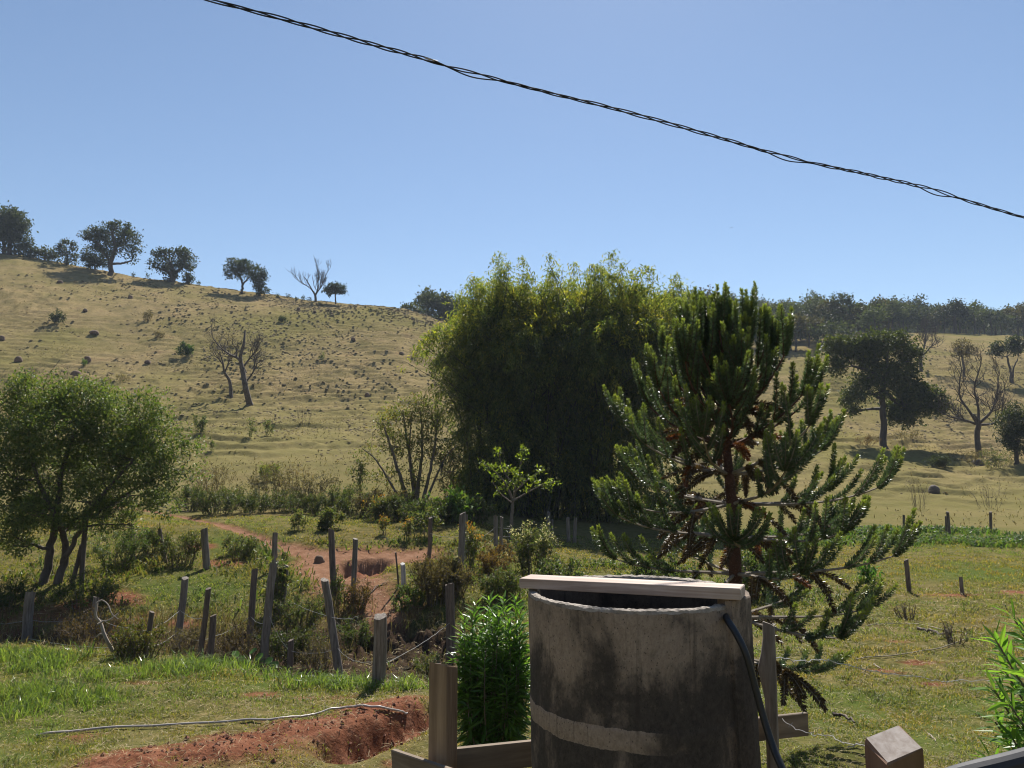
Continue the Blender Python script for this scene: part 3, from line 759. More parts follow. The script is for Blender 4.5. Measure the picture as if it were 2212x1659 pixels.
# reddish post in the lower right corner
pr = at(1930, 1600, 2.9); mb = MB(); box(mb, (0, 0, 0), (.16, .115, 2.0), 0, bev=.006, jit=.0015); mb.mi[0][5] = 1
for v in mb.v:
    m_ = v[:, 2] > .8; v[m_, 2] += .25 * v[m_, 0] + .022 * np.sign(v[m_, 1]) + RNG.normal(0, .003, m_.sum())
o = mb.build('timber_post', [M['redwood'], M['cut']], loc=(pr[0], pr[1], at(1930, 1606, 2.9)[2] - 1.0)); o.rotation_euler = (0, 0, radians(16))
tag(o, 'thick reddish sawn post with a slanted cracked top by the lower right corner', 'post')
# dark rail cutting the corner
P = [at(x, y, d) for x, y, d in ((1900, 1750, 1.25), (2060, 1690, 1.2), (2212, 1652, 1.15), (2500, 1575, 1.05))]
o = empty('metal_rail', (P[1][0], P[1][1], hz(P[1][0], P[1][1])), '', 'rail'); mb = MB(); tube(mb, spline(P, 24), .021, 16); wbuild(mb, 'handrail', M['rail'], o)
for q in (P[0] + .02 * (P[1] - P[0]), P[-1] - .02 * (P[-1] - P[-2])):
    mb = MB(); tube(mb, [q, (q[0], q[1], hz(q[0], q[1]) - .05)], .017, 12); wbuild(mb, 'leg', M['rail'], o)
tag(o, 'dark painted metal rail crossing the lower right corner', 'rail')

# ---------------------------------------------------------------- power cable
cl = [(-420, -235, 3.6), (0, -118, 4.2), (450, -2, 4.9), (700, 66, 5.25), (940, 134, 5.6), (1106, 180, 5.85), (1400, 254, 6.25), (1700, 338, 6.7), (2000, 406, 7.15), (2212, 470, 7.5), (2700, 600, 8.3)]
ctr = spline([at(*q) for q in cl], 420)
cab = empty('power_cable', ctr[210], 'black twisted three strand power cable sagging across the whole sky', 'cable')
seg = np.r_[0, np.cumsum(np.linalg.norm(np.diff(ctr, axis=0), axis=1))]
pxs = np.array([CX + F * p[0] / (p[1] * 1.0) for p in ctr])
ph = seg / .66 * 2 * pi + 1.2 * np.sin(seg * 1.7) + .8 * np.sin(seg * .63 + 1)
for k in range(3):
    r = .0105 + .0035 * np.sin(seg * 2.3 + k)
    P = ctr.copy(); P[:, 2] += r * np.sin(ph + k * 2 * pi / 3); P[:, 1] += r * np.cos(ph + k * 2 * pi / 3); P[:, 0] += .15 * r * np.sin(ph + k * 2 * pi / 3)
    if k == 2:
        for c0, w in ((1000, 62), (1735, 62), (2060, 45)):
            P[:, 2] -= .034 * np.exp(-((pxs - c0) / w) ** 2 * 1.3)
    mb = MB(); tube(mb, P - ctr[210], .0052, 7); mb.build('strand', M['cable'], cab, smooth=True)
j = int(np.argmin(np.abs(pxs - 925))); mb = MB(); tube(mb, ctr[j - 3:j + 4] - ctr[210] + (0, -.012, .004), [.004, .006, .007, .005, .007, .006, .004], 8)
mb.build('splice', M['hose'], cab, smooth=True)

# ---------------------------------------------------------------- fence posts
POSTS = [  # top x,y  base x,y  width  material  label
 (64,1285,54,1388,20,'post','squared grey post standing in the tall grass at the far left edge'),
 (203,1295,199,1378,12,'post','faint grey post half hidden by dry scrub behind the dead branch'),
 (321,1328,312,1424,11,'darkpost','thin short post leaning right, first one right of the dead branch'),
 (391,1257,381,1402,15,'post','pale pointed post left of the post with a dark shadow'),
 (444,1279,427,1432,12,'darkpost','slender dark post leaning right beside a short stump post'),
 (459,1335,449,1432,14,'darkpost','short stump post close beside the slender leaning dark post'),
 (547,1238,536,1385,15,'darkpost','pointed dark post leaning right, left of the tall grey post'),
 (584,1228,566,1432,17,'post','tall grey green post in the middle of the near fence line'),
 (614,1226,610,1325,13,'post','upright split post with pointed top just right of the tall grey post'),
 (696,1264,743,1464,18,'post','long bare post leaning strongly left above the gully'),
 (817,1341,817,1484,28,'post','thick stubby flat topped post in front of the muddy gully'),
 (626,1388,622,1455,13,'darkpost','short rotten post in the gully weeds between taller posts'),
 (972,1270,973,1428,19,'darkpost','dark fissured square post just left of the bright green bush'),
 (594,1154,594,1232,12,'post','upright post at the left edge of the red dirt track'),
 (711,1150,727,1300,14,'darkpost','ivy wrapped post leaning left on the red dirt track'),
 (764,1170,764,1305,12,'post','straight round topped post in front of the eroded red hollow'),
 (868,1221,874,1272,11,'paint','short white painted stake against the dry shrub'),
 (854,1196,863,1268,4,'darkpost','very thin brown stick beside the white painted stake'),
 (440,1145,447,1229,15,'post','bent pale post on the weedy bank casting a long shadow'),
 (341,1145,363,1216,8,'darkpost','thin dark post leaning left on the weedy bank'),
 (283,1150,291,1212,11,'post','two toned grey post under the right side of the leafy tree'),
 (178,1108,177,1262,11,'bark','reddish straight pole standing under the leafy tree'),
 (171,1180,152,1262,10,'bark','slanted brace pole leaning against the pole under the leafy tree'),
 (929,1121,926,1206,9,'darkpost','narrow dark post at the shrub above the dirt track end'),
 (999,1114,990,1262,14,'post','tall round topped post left of the orange topped plant'),
 (1008,1115,1003,1215,6,'post','thin post tucked behind the tall round topped post'),
 (1071,1117,1072,1190,10,'post','left post of the close pair below the yellow green sapling'),
 (1083,1119,1083,1188,8,'post','right post of the close pair below the yellow green sapling'),
 (1185,1108,1186,1160,8,'post','taller grey post in the bamboo shade behind the pale flowers'),
 (1193,1124,1192,1160,5,'post','small thin post touching the taller grey post in bamboo shade'),
 (1227,1120,1228,1172,8,'post','upright post in deep shade right of the pale flowers'),
 (1244,1120,1239,1172,8,'post','leaning post in deep shade, last before the spiny pine'),
 (1800,1094,1798,1141,6,'darkpost','lone dark post behind the right side of the spiny pine'),
 (1955,1114,1953,1146,5,'darkpost','short post at the green ditch just right of the pine branch tip'),
 (2044,1116,2045,1153,4,'darkpost','thin left post of the two standing together by the ditch'),
 (2049,1107,2052,1158,6,'darkpost','taller right post of the two standing together by the ditch'),
 (2142,1107,2140,1149,6,'darkpost','isolated post at the ditch nearest the right edge'),
 (1962,1212,1964,1280,10,'darkpost','lone dark post in the wet meadow right of the spiny pine'),
 (2078,1248,2079,1284,8,'post','broken jagged stump of a post over bare mud in the meadow'),
]
PP = {}
for i, (x0, y0, x1, y1, w, m, lab) in enumerate(POSTS):
    p = ground(x1, y1, 8); s = p[1] / F
    H = (y1 - y0) * s; mb = MB(); rough_post(mb, H, w * s / 2, ((x0 - x1) * s, RNG.normal(0, .03)), 12, 12, seed=20 + i)
    o = mb.build('fence_post', M[m], loc=p, smooth=True); tag(o, lab, 'fence post', 'old posts of the wire fences')
    PP[i] = (np.array(p), H, (x0 - x1) * s)
def on_post(i, t): p, H, l = PP[i]; return p + np.array([l * t, -.02, H * t])

def wire(pts, label, sag=.06, r=.0032, barbs=True, m='wire', name='barbed_wire'):
    mb = MB(); pts = [np.asarray(p, float) for p in pts]
    for a, b in zip(pts[:-1], pts[1:]):
        n = 16; t = np.linspace(0, 1, n)[:, None]; P = a + (b - a) * t; P[:, 2] -= (sag * 4 * t * (1 - t)).ravel() * RNG.uniform(.6, 1.3); P += RNG.normal(0, .004, P.shape)
        P[0], P[-1] = a, b
        tube(mb, P, r, 4, cap=False)
        if barbs:
            L = np.linalg.norm(b - a)
            for q in np.arange(.1, L, .14):
                c = P[min(n - 1, int(q / L * (n - 1)))]; dv = nrm(RNG.normal(0, 1, 3)) * .016
                tube(mb, [c - dv, c + dv], r * .7, 3, cap=False)
    o = mb.build(name, M[m]); tag(o, label, 'barbed wire', 'strands of fence wire'); return o
wire([at(-60, 1345, PP[0][0][1]), on_post(0, .45), on_post(1, .55), on_post(2, .6), on_post(3, .55), on_post(4, .6)], 'wire strand running from the left edge past the dead branch')
wire([on_post(0, .1), on_post(2, .25), on_post(3, .25), on_post(4, .3), on_post(6, .35), on_post(7, .4)], 'lower wire strand along the left half of the near fence')
wire([on_post(7, .52), on_post(11, .7), on_post(9, .3), on_post(10, .38)], 'slack doubled wire drooping between the tall grey post and thick stub', sag=.1)
wire([on_post(8, .35), on_post(9, .62), at(775, 1330, 12.5)], 'loose wire from the split post past the long leaning post', sag=.05)
wire([on_post(10, .3), on_post(12, .5)], 'wire strand between the thick stub post and the dark square post', sag=.05)
wire([on_post(24, .62), on_post(26, .7), on_post(28, .5)], 'top wire behind the orange topped plant in front of the bamboo', sag=.12)
wire([on_post(24, .45), on_post(26, .42), on_post(28, .3)], 'middle wire behind the orange topped plant in front of the bamboo', sag=.12)
wire([on_post(23, .62), on_post(24, .68)], 'wire from the narrow dark post to the tall round topped post', sag=.08)
kp = np.array([rp[0], rp[1] - .02, 0])
wire([at(1690, 1552, 4.28), at(1790, 1588, 3.9), at(1885, 1607, 3.3), at(1960, 1650, 3.0)], 'barbed wire slanting from the gnarled post to the reddish post', sag=.02, r=.0022)
wire([at(1665, 1418, 4.32), at(1790, 1425, 5.2), at(1990, 1462, 6.6), at(2070, 1469, 7.4), at(2180, 1463, 8.4), at(2330, 1455, 9.6)], 'barbed wire running right from the gnarled post over the meadow', sag=.02, r=.003)
# hoses on the ground
def ground_hose(pts, r, m, label, dmin=4):
    P = np.array([ground(x, y, dmin) for x, y in pts]); P = spline(P, 90)
    P[:, 2] = [hz(x, y) + r + .012 for x, y in P[:, :2]]; k = np.ones(5) / 5
    P[2:-2, 2] = np.convolve(P[:, 2], k, 'valid') + .006
    mb = MB(); tube(mb, P, r, 8); tag(mb.build('hose', M[m], smooth=True), label, 'hose')
ground_hose([(78, 1594), (180, 1583), (330, 1574), (480, 1566), (590, 1560), (680, 1548), (740, 1535), (790, 1531), (832, 1536), (880, 1546)], .0125, 'hose', 'sun bleached grey hose lying on the grass above the red earth heap')
ground_hose([(1850, 1428), (1930, 1420), (2000, 1407), (2060, 1393), (2088, 1380), (2078, 1368), (2050, 1366), (2000, 1355), (1940, 1350), (1870, 1355)], .009, 'hoseb', 'pale hose looped on the short grass of the right meadow')
# ---------------------------------------------------------------- spiny pine beside the tank
def spiny_pine():
    rng = np.random.default_rng(5)
    D = 8.0; p = at(1598, 1560, D); gz = hz(p[0], D); loc = np.array([p[0], D, gz])
    root = empty('spiny_pine', loc, 'dark spiny pine tree with upswept rope like branches behind the cement tank', 'pine tree')
    top = zy(785, D) - gz
    tb = MB(); n = 40; t = np.linspace(0, 1, n)
    T = np.c_[.05 * np.sin(t * 5) * t - .04 * t, .03 * np.sin(t * 7), -.2 + t * (top + .2)]
    tube(tb, T, np.interp(t, [0, .05, .6, 1], [.105, .085, .06, .022]), 10)
    k = 2600; ti = rng.uniform(.02, .97, k); P = np.c_[np.interp(ti, t, T[:, 0]), np.interp(ti, t, T[:, 1]), np.interp(ti, t, T[:, 2])]
    a = rng.uniform(0, 2 * pi, k); rr = np.interp(ti, [0, .05, .6, 1], [.105, .085, .06, .022]); Dv = np.c_[np.cos(a), np.sin(a), rng.uniform(-.2, .6, k)]
    lb = MB(); leaves(tb, P + np.c_[np.cos(a), np.sin(a), 0 * a] * rr[:, None] * .9, Dv, rng.uniform(.03, .055, k), .008, 1, (2.4, .75, .7), rng=rng)
    tb.build('trunk', [M['pinebark'], M['needle']], root, smooth=True)
    whorls = [ # height above z-survey (py of origin), count, length, elevation deg, tip curve, dead share
        (1420, 4, 1.1, -4, .1, .75), (1335, 6, 1.25, -2, .3, .2), (1240, 6, 1.45, 4, .4, .1), (1160, 6, 1.4, 3, .45, .15), (1090, 7, 1.35, 4, .5, .1),
        (1025, 7, 1.22, 8, .55, .1), (968, 7, 1.1, 17, .6, .08), (920, 7, .95, 30, .7, .05), (882, 7, .8, 39, .8, 0), (852, 7, .68, 48, .8, 0), (828, 6, .56, 57, .8, 0), (808, 5, .42, 68, .7, 0)]
    green_tip = np.array((4.6, 3.5, 1.1)); green = np.array((1.25, 1.2, 1.05)); dead = np.array((1.3, .5, .38)); deadred = np.array((2.8, .6, .35))
    for w, (py, cnt, Lb, el, curl, dshare) in enumerate(whorls):
        z0 = zy(py, D) - gz; a0 = rng.uniform(0, 2 * pi)
        for b in range(cnt):
            az = a0 + 2 * pi * b / cnt + rng.normal(0, .16); L = Lb * rng.uniform(.8, 1.1); e = radians(el + rng.normal(0, 5))
            if w in (0, 1) and cos(az) < .1: L *= .6
            bm = MB(); x0 = np.interp(z0, T[:, 2], T[:, 0])
            m = 22; u = np.linspace(0, 1, m); ang = e + curl * u ** 1.6 * .9 - .10 * np.sin(u * pi) * (el < 8)
            hd = np.array([cos(az), sin(az)]); st = L / (m - 1)
            r_ = np.r_[0, np.cumsum(np.cos(ang[:-1]) * st)]; zz = np.r_[0, np.cumsum(np.sin(ang[:-1]) * st)]
            sway = .05 * L * np.sin(u * 4 + rng.uniform(0, 6)) * u
            S = np.c_[x0 + r_ * hd[0] - sway * hd[1], r_ * hd[1] + sway * hd[0], z0 + zz]
            tube(bm, S, np.linspace(.02 if L > .8 else .014, .007, m), 5, 0, (1, 1, 1), cap=False)
            isdead = rng.random() < dshare * .55
            ropes = []
            start = .52 if el < 10 else (.38 if el < 35 else .15)
            k = max(3, int(L * (1 - start) / .15))
            for q, uu in enumerate(np.linspace(start, .98, k)):
                for sgn in (-1, 1):
                    if rng.random() < .1: continue
                    ropes.append((uu, sgn * rng.uniform(.6, 1.25), (.34 + .22 * sin(pi * min(1, (1.05 - uu) * 1.1 + .2))) * rng.uniform(.8, 1.15)))
            ropes += [(1.0, 0, .42), (1.0, .5, .38), (1.0, -.5, .38)]
            if dshare > 0 and not isdead:
                for _ in range(rng.integers(1, 5)): ropes.append((rng.uniform(.12, .5), rng.choice((-1, 1)), rng.uniform(.25, .5) , True))
            for rp_ in ropes:
                uu, sgn, Lr = rp_[:3]; rdead = isdead or len(rp_) > 3
                i = min(m - 2, int(uu * (m - 1))); tv = nrm(S[i + 1] - S[i]); side = np.array([-hd[1], hd[0], 0])
                d0 = nrm(tv * .8 + side * sgn * rng.uniform(.45, .8) + (0, 0, rng.normal(.12, .15)))
                if rdead: d0 = nrm(d0 + (0, 0, -.9 * rng.random()))
                nn = 9; Pp = [S[i]]; d = d0
                for _ in range(nn - 1):
                    d = nrm(d + (0, 0, (.125 + .004 * el) if not rdead else -.09) + rng.normal(0, .03, 3)); Pp.append(Pp[-1] + d * Lr / (nn - 1))
                Pp = np.array(Pp); tube(bm, Pp, np.linspace(.007, .004, nn), 4, 0, cap=False)
                nl = int(Lr / .0024); tl = np.linspace(.04, 1, nl) + rng.normal(0, .01, nl); tl = np.clip(tl, 0, 1)
                f = tl * (nn - 1); i0 = np.minimum(f.astype(int), nn - 2); fr = (f - i0)[:, None]
                B = Pp[i0] * (1 - fr) + Pp[i0 + 1] * fr; tg = nrm(Pp[i0 + 1] - Pp[i0])
                phi = np.arange(nl) * 2.39996; ref = nrm(np.cross(tg, (0.3, .2, .9))); r2 = np.cross(tg, ref)
                rad = ref * np.cos(phi)[:, None] + r2 * np.sin(phi)[:, None]
                open_ = np.interp(tl, [0, .85, 1], [.6, .7, 1.5])[:, None]
                Dv = nrm(rad + tg * open_)
                Ll = .05 * np.interp(tl, [0, .8, 1], [1, 1, .75]) * rng.uniform(.8, 1.15, nl)
                mixk = np.clip((tl - .72) / .28, 0, 1)[:, None]
                base = (deadred if rng.random() < .12 else dead) if rdead else green * rng.uniform(.75, 1.2)
                tint = base * (1 - mixk) + (base if rdead else green_tip * rng.uniform(.8, 1.2)) * mixk
                leaves(bm, B, Dv, Ll, .015, 1, tint, up=(0, 0, .2), fold=.05, rng=rng)
            o = bm.build('branch', [M['paletwig'] if el < 10 else M['pinebark'], M['needle']], root)
            if isdead: o['label'] = 'withered brown branch'
spiny_pine()

# ---------------------------------------------------------------- bamboo clump
def bamboo():
    rng = np.random.default_rng(77); base = (1200, 1118)
    D = 38.0; pos = spot(1200, D); s = D / F; by = CY - F * tan(atan(pos[2] / D) - PITCH) if False else 1118
    root = empty('bamboo_clump', pos, 'huge dark bamboo clump with sunlit yellow green top in the middle', 'bamboo')
    cb, lb = MB(), MB()
    zoff = zy(1118, D) - pos[2]
    def loc(px, py, y=0): return np.array([(px - 1200) * s, y, (1118 - py) * s + zoff])
    # culms: arching canes from one stool to the outline
    tips = [(925,735),(950,715),(985,690),(1015,640),(1045,615),(1075,595),(1100,600),(1140,600),(1185,575),(1215,600),(1245,580),(1290,600),(1320,585),(1355,625),(1400,640),(1440,640),(1480,650),(1500,690),(960,800),(990,860),(1490,740),(1440,760)]
    for k in range(150):
        tx, ty = tips[k % len(tips)]; tx += rng.normal(0, 22); ty += abs(rng.normal(45, 25))
        y1 = rng.uniform(-4.5, 4.0); b = loc(rng.uniform(1030, 1340), 1118, rng.uniform(-2.5, 2.5)); b[2] = -.1; e = loc(tx, ty, y1)
        m = (b + e) / 2; m[:2] = b[:2] + (e[:2] - b[:2]) * .28; m[2] = b[2] + (e[2] - b[2]) * .62
        S = spline([b, m, e], 12); tube(cb, S, np.linspace(.045, .008, 12), 4, 0, cap=False)
    cb.build('cane', M['cane'], root, smooth=True)
    CL = [(1150,735,150,112,1.0),(1335,735,165,100,1.0),(1235,720,110,125,1.0),(1120,665,105,62,1.0),(1245,650,100,60,1.3),(1330,652,62,48,1.2),(1040,660,45,40,1.2),(1190,620,36,34),(1100,615,28,28),(1310,622,24,30),(1440,690,100,58,1.2),(1425,660,85,45,1),(1500,680,55,45,1),(962,722,50,36,1),(1005,775,66,70,1),
          (1110,790,110,130,1.1),(1250,770,125,140,1.1),(1390,790,100,100,1),(1075,960,78,160,1.1),(1190,960,110,165,1.2),(1310,960,85,160,1),(1420,900,70,110,.9),(985,850,28,60,.7),(1030,1060,40,60,.8),(1010,700,45,35,.9)]
    for (cx, cy, rx, ry, *w) in CL:
        w = w[0] if w else 1
        cx = 1235 + (cx - 1235) * .94; cy += (48 if cy < 705 else 30) if cy < 850 else 8; rx *= .9; ry *= .88
        ce = loc(cx, cy); ra = np.array([rx * s, max(2.2, rx * s * 1.15), ry * s]); ce[1] = rng.uniform(-.8, .8)
        nc = int((.034 if cy < 850 else .05) * w * (rx * ry + 900)); m = 46
        u = nrm(rng.normal(0, 1, (nc, 3))); u[:, 1] = np.where(rng.random(nc) < .35, -np.abs(u[:, 1]), u[:, 1]); q = (.6 + .42 * rng.random((nc, 1)) ** .6)
        P0 = ce + u * q * ra; od = nrm(u * (1, 1, .3) + rng.normal(0, .45, (nc, 3)) + (0, 0, .45)); LL = rng.uniform(.7, 1.7, (nc, 1))
        k = np.repeat(np.arange(nc), m); t = rng.random((len(k), 1)) ** .8
        P = P0[k] + od[k] * LL[k] * t - np.array([0, 0, 1.0]) * LL[k] * .85 * t ** 2 + rng.normal(0, .1, (len(k), 3)); P[:, 2] = np.maximum(P[:, 2], .05)
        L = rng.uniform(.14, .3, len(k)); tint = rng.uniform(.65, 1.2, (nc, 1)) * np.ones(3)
        lit_yel = rng.random(nc) < (np.clip(.2 + .8 * u[:, 2], .06, .65) if cy < 790 else .03); tint[lit_yel] *= (1.8, 1.5, .9)  # upward tufts brightened so tint carries the sunlit band, plus some yellow young leaves
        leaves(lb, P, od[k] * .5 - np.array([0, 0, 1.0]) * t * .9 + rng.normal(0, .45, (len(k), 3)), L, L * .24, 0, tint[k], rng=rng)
    # feathery leaders above the mass
    lead = []
    for _ in range(70):
        bx = rng.uniform(985, 1490); mtop = np.interp(bx, [985, 1040, 1100, 1200, 1330, 1380, 1500], [690, 650, 632, 625, 628, 648, 660])
        lead.append((bx + rng.normal(0, 12), mtop - rng.uniform(5, 28) - 34 * (rng.random() < .35), bx, mtop + 22))
    lead += [(1080, 570, 1094, 650), (1188, 558, 1192, 645), (1243, 562, 1246, 640), (1318, 558, 1308, 640), (1300, 580, 1296, 640), (1025, 610, 1040, 670), (1128, 572, 1130, 650)]
    for (tx, ty, bx, by_) in lead:
        yy = rng.uniform(-2.5, 2.5); a, b = loc(bx, by_, yy), loc(tx, ty, yy + rng.normal(0, .4)); b[2] -= .1
        S = spline([a, (a + b) / 2 + (rng.normal(0, .12), 0, .12), b], 14)
        tube(lb, S, .006, 3, 0, (.9, .8, .6), cap=False)
        n = 240; k = (14 * rng.random(n) ** 1.15).astype(int); q = k / 13; P = S[k] + rng.normal(0, 1, (n, 3)) * (.34 * (1 - q) + .1)[:, None] * (1, 1, .7)
        L = rng.uniform(.14, .27, n); leaves(lb, P, rng.normal(0, .7, (n, 3)) + (0, 0, -.5), L, L * .26, 0, rng.uniform(.8, 1.5, (n, 1)) * np.array([1.12, 1.05, .95]), rng=rng)
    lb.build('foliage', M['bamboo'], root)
bamboo()

# ---------------------------------------------------------------- trees on the left
make_tree('leafy_tree', 'dense glossy leafy tree with forked dark trunk at the left edge', 'tree', (110, 1262),
    [[(96,1265,10),(97,1200,8),(108,1130,7),(120,1040,5),(130,950,3)], [(124,1262,9),(132,1195,7),(122,1130,6),(75,1040,4),(40,960,3)], [(132,1220,6),(155,1180,5),(190,1120,4.5),(235,1060,3.5),(285,1000,2.5)], [(100,1190,4),(75,1182,3.5),(40,1170,2.5)], [(126,1150,4),(165,1120,3.5),(215,1100,2.5)], [(190,1120,4),(250,1080,3),(320,1040,2)]],
    [(60,860,85,50,1.2),(150,875,80,50,1.2),(20,930,60,65),(110,940,95,65),(205,930,80,60,.9),(290,895,70,45,.6),(330,950,60,55,.6),(280,1000,80,60,.8),(190,1020,85,60,.9),(90,1030,85,60,.9),(10,1030,50,70),(345,1030,55,50,.5),(290,1075,65,40,.6),(30,1110,45,40,.6),(185,1085,60,34,.5),(385,1000,40,45,.35),(240,960,70,50,.8),(60,1080,60,40,.8),(235,1105,60,30,.7),(20,1150,40,45,.7),(330,1095,50,30,.5),(140,1140,50,30,.5),(270,1140,40,22,.5),(100,1108,80,35,.8),(195,1122,60,32,.7),(40,1180,40,30,.5)],
    leaf='leaf', bark='bark', nleaf=50000, lsize=.085, lasp=.5, clump=34, depth=.85, twigs=7, seed=1, shell=.35, twig_r=.005)

# ---------------------------------------------------------------- ridge trees
G = 'trees along the hill crest'
make_tree('ridge_tree', 'massive dark tree cut by the left edge on the hill crest', 'tree', (18, 549), [[(18,549,5),(20,520,4),(22,490,3)],[(8,549,4),(6,510,3)]],
    [(16,485,36,34),(42,512,20,30),(0,480,28,30),(24,470,26,18),(45,540,14,14,.6),(5,530,18,20,.6)], nleaf=5200, lsize=.5, group=G, seed=2)
make_tree('ridge_tree', 'large spreading tree with bare lower limb casting a long shadow on the hill', 'tree', (239, 596), [[(239,597,6),(240,570,5),(248,535,4),(240,500,3)],[(241,572,3.5),(222,545,3),(205,520,2)],[(243,570,3),(265,568,2.2),(284,562,1.4)]],
    [(236,498,44,22,1.1),(198,502,32,13),(272,515,26,22),(215,525,28,16,.8),(288,540,15,16,.7),(252,540,26,20,.7),(180,508,14,9),(250,484,26,10),(285,560,12,10,.4)], nleaf=4300, lsize=.42, clump=16, group=G, seed=3, twigs=5, shell=.4)
make_tree('ridge_tree', 'broad low open crowned tree second right of the large spreading one', 'tree', (372, 607), [[(372,608,7),(371,585,5),(366,565,3)],[(373,590,4),(395,575,2.5),(410,570,1.5)],[(371,590,3.5),(345,580,2.2),(325,575,1.4)]],
    [(370,553,42,19),(338,572,24,12,.8),(402,568,22,14,.8),(372,580,40,13,.6),(350,550,20,12,.8),(392,548,16,12,.8),(368,598,14,9,.7)], nleaf=2700, lsize=.45, clump=14, group=G, seed=4, twigs=5, shell=.4)
make_tree('ridge_tree', 'narrow leafy stump of a tree beside the broad low crowned one', 'tree', (404, 612), [[(404,612,3),(404,595,2)]], [(404,596,9,15,1),(412,604,6,7)], nleaf=500, lsize=.35, group=G, seed=5)
make_tree('ridge_tree', 'umbrella shaped tree with slender curved trunk on the crest', 'tree', (521, 632), [[(521,632,3),(523,615,2.5),(518,598,2),(508,585,1.5)],[(523,616,2),(532,604,1.6),(545,590,1)]],
    [(512,570,27,12),(500,590,18,8,.7),(530,580,22,12,.8),(515,596,20,6,.4)], nleaf=1900, lsize=.4, clump=14, group=G, seed=6, twigs=5)
make_tree('ridge_tree', 'dark rounded tree right of the umbrella shaped crest tree', 'tree', (561, 638), [[(561,638,2.5),(558,610,2)]], [(556,590,17,13),(562,605,13,12),(566,626,15,11,1.2),(550,604,9,9)], nleaf=1500, lsize=.4, group=G, seed=7)
bare_tree('tall leafless tree with fan shaped twigs on the crest', (682, 652), [[(682,652,3),(681,638,2.4),(676,628,1.6),(668,612,1),(660,600,.7)],[(681,638,2),(685,622,1.4),(686,600,.8)],[(682,635,1.6),(692,620,1.1),(700,602,.7)],[(678,630,1.2),(664,618,.8),(652,610,.6)]], depth=4, lenpx=20, spread=.4, up=.35, n=3, seed=8, name='leafless_tree', group=G)
make_tree('ridge_tree', 'small round lollipop shaped tree right of the leafless crest tree', 'tree', (725, 657), [[(725,657,1.8),(724,640,1.4),(724,626,1)]], [(715,626,13,11),(733,624,13,10),(724,619,15,7),(708,632,7,6),(741,632,6,5)], nleaf=1500, lsize=.36, group=G, seed=9)
for i, (b, cl, lab, nl) in enumerate([
    ((145,572), [(145,530,24,10),(128,545,9,14),(156,558,12,12),(135,566,10,6)], 'two lobed small tree with a see through middle on the crest', 1200),
    ((205,580), [(205,550,26,24),(190,565,16,14),(222,568,14,10)], 'bushy dark tree just behind the large spreading crest tree', 1900),
    ((97,562), [(97,545,19,14),(110,553,10,9),(86,550,9,9)], 'yellow green bush on the crest left of the two lobed tree', 900),
    ((66,557), [(66,546,12,11)], 'small dark bush beside the massive tree at the left edge', 500)]):
    make_tree('crest_bush' if i > 1 else 'ridge_tree', lab, 'bush' if i > 1 else 'tree', b, [[(*b, 2), (b[0], b[1] - 20, 1.5)]], cl, nleaf=nl, lsize=.4, group=G, seed=30 + i, tint=(1.5, 1.35, 1) if i == 2 else None)
make_tree('forest_tree', 'flat topped dark tree at the forest edge left of the bamboo', 'tree', (950, 694), [[(950,696,3),(948,675,2.4),(940,655,1.8)],[(949,680,2),(958,660,1.4)]], [(938,640,28,10),(925,654,18,9,.7),(955,650,20,12),(948,668,18,8,.5)], nleaf=1700, lsize=.45, d=150, seed=40, clump=14)
make_tree('forest_tree', 'low pale green trees showing over the hill flank left of the flat topped tree', 'tree', (890, 690), [[(890,692,2),(890,680,1.5)]], [(880,680,24,11),(905,684,22,12),(925,688,14,10)], nleaf=1500, lsize=.45, d=152, seed=41, tint=(1.4, 1.3, 1.1))
make_tree('forest_tree', 'dark rounded tree mass touching the left side of the bamboo top', 'tree', (990, 720), [[(990,722,4),(990,690,3)]], [(985,680,28,26),(1010,690,26,30),(965,690,18,20)], nleaf=2500, lsize=.5, d=152, seed=42)
bare_tree('thin leafless tree rising above the dark mass by the bamboo', (990, 690), [[(990,690,1.4),(986,660,1),(980,640,.7)],[(988,670,1),(1000,645,.6)],[(987,665,.8),(968,645,.5)]], lenpx=18, depth=4, d=154, seed=43, n=3, name='leafless_tree')

# dead pair on the hill
bare_tree('crooked dead tree with dark thick trunk on the open hill', (541, 872), [[(541,874,7),(537,840,6),(528,805,5.2),(522,775,4),(528,745,3),(526,712,1.6)],[(528,805,3.5),(512,775,3),(492,765,2.2),(470,748,1.5),(455,730,1)],[(524,790,2.4),(538,770,1.6),(546,760,1)],[(530,825,2),(545,800,1.5),(546,775,.9)]], depth=5, lenpx=20, spread=.7, n=3, seed=50, name='dead_tree', bark='bark')
bare_tree('smaller leaning dead tree left of the crooked one', (500, 855), [[(500,856,4),(494,825,3.4),(484,805,2.6),(478,780,1.8),(470,760,1.1)],[(484,805,2),(492,780,1.3),(490,755,.8)],[(480,790,1.4),(462,765,.9)]], depth=4, lenpx=22, spread=.6, n=3, seed=51, name='dead_tree', bark='bark', tipleaf=('scrub', 700, .18, .12))

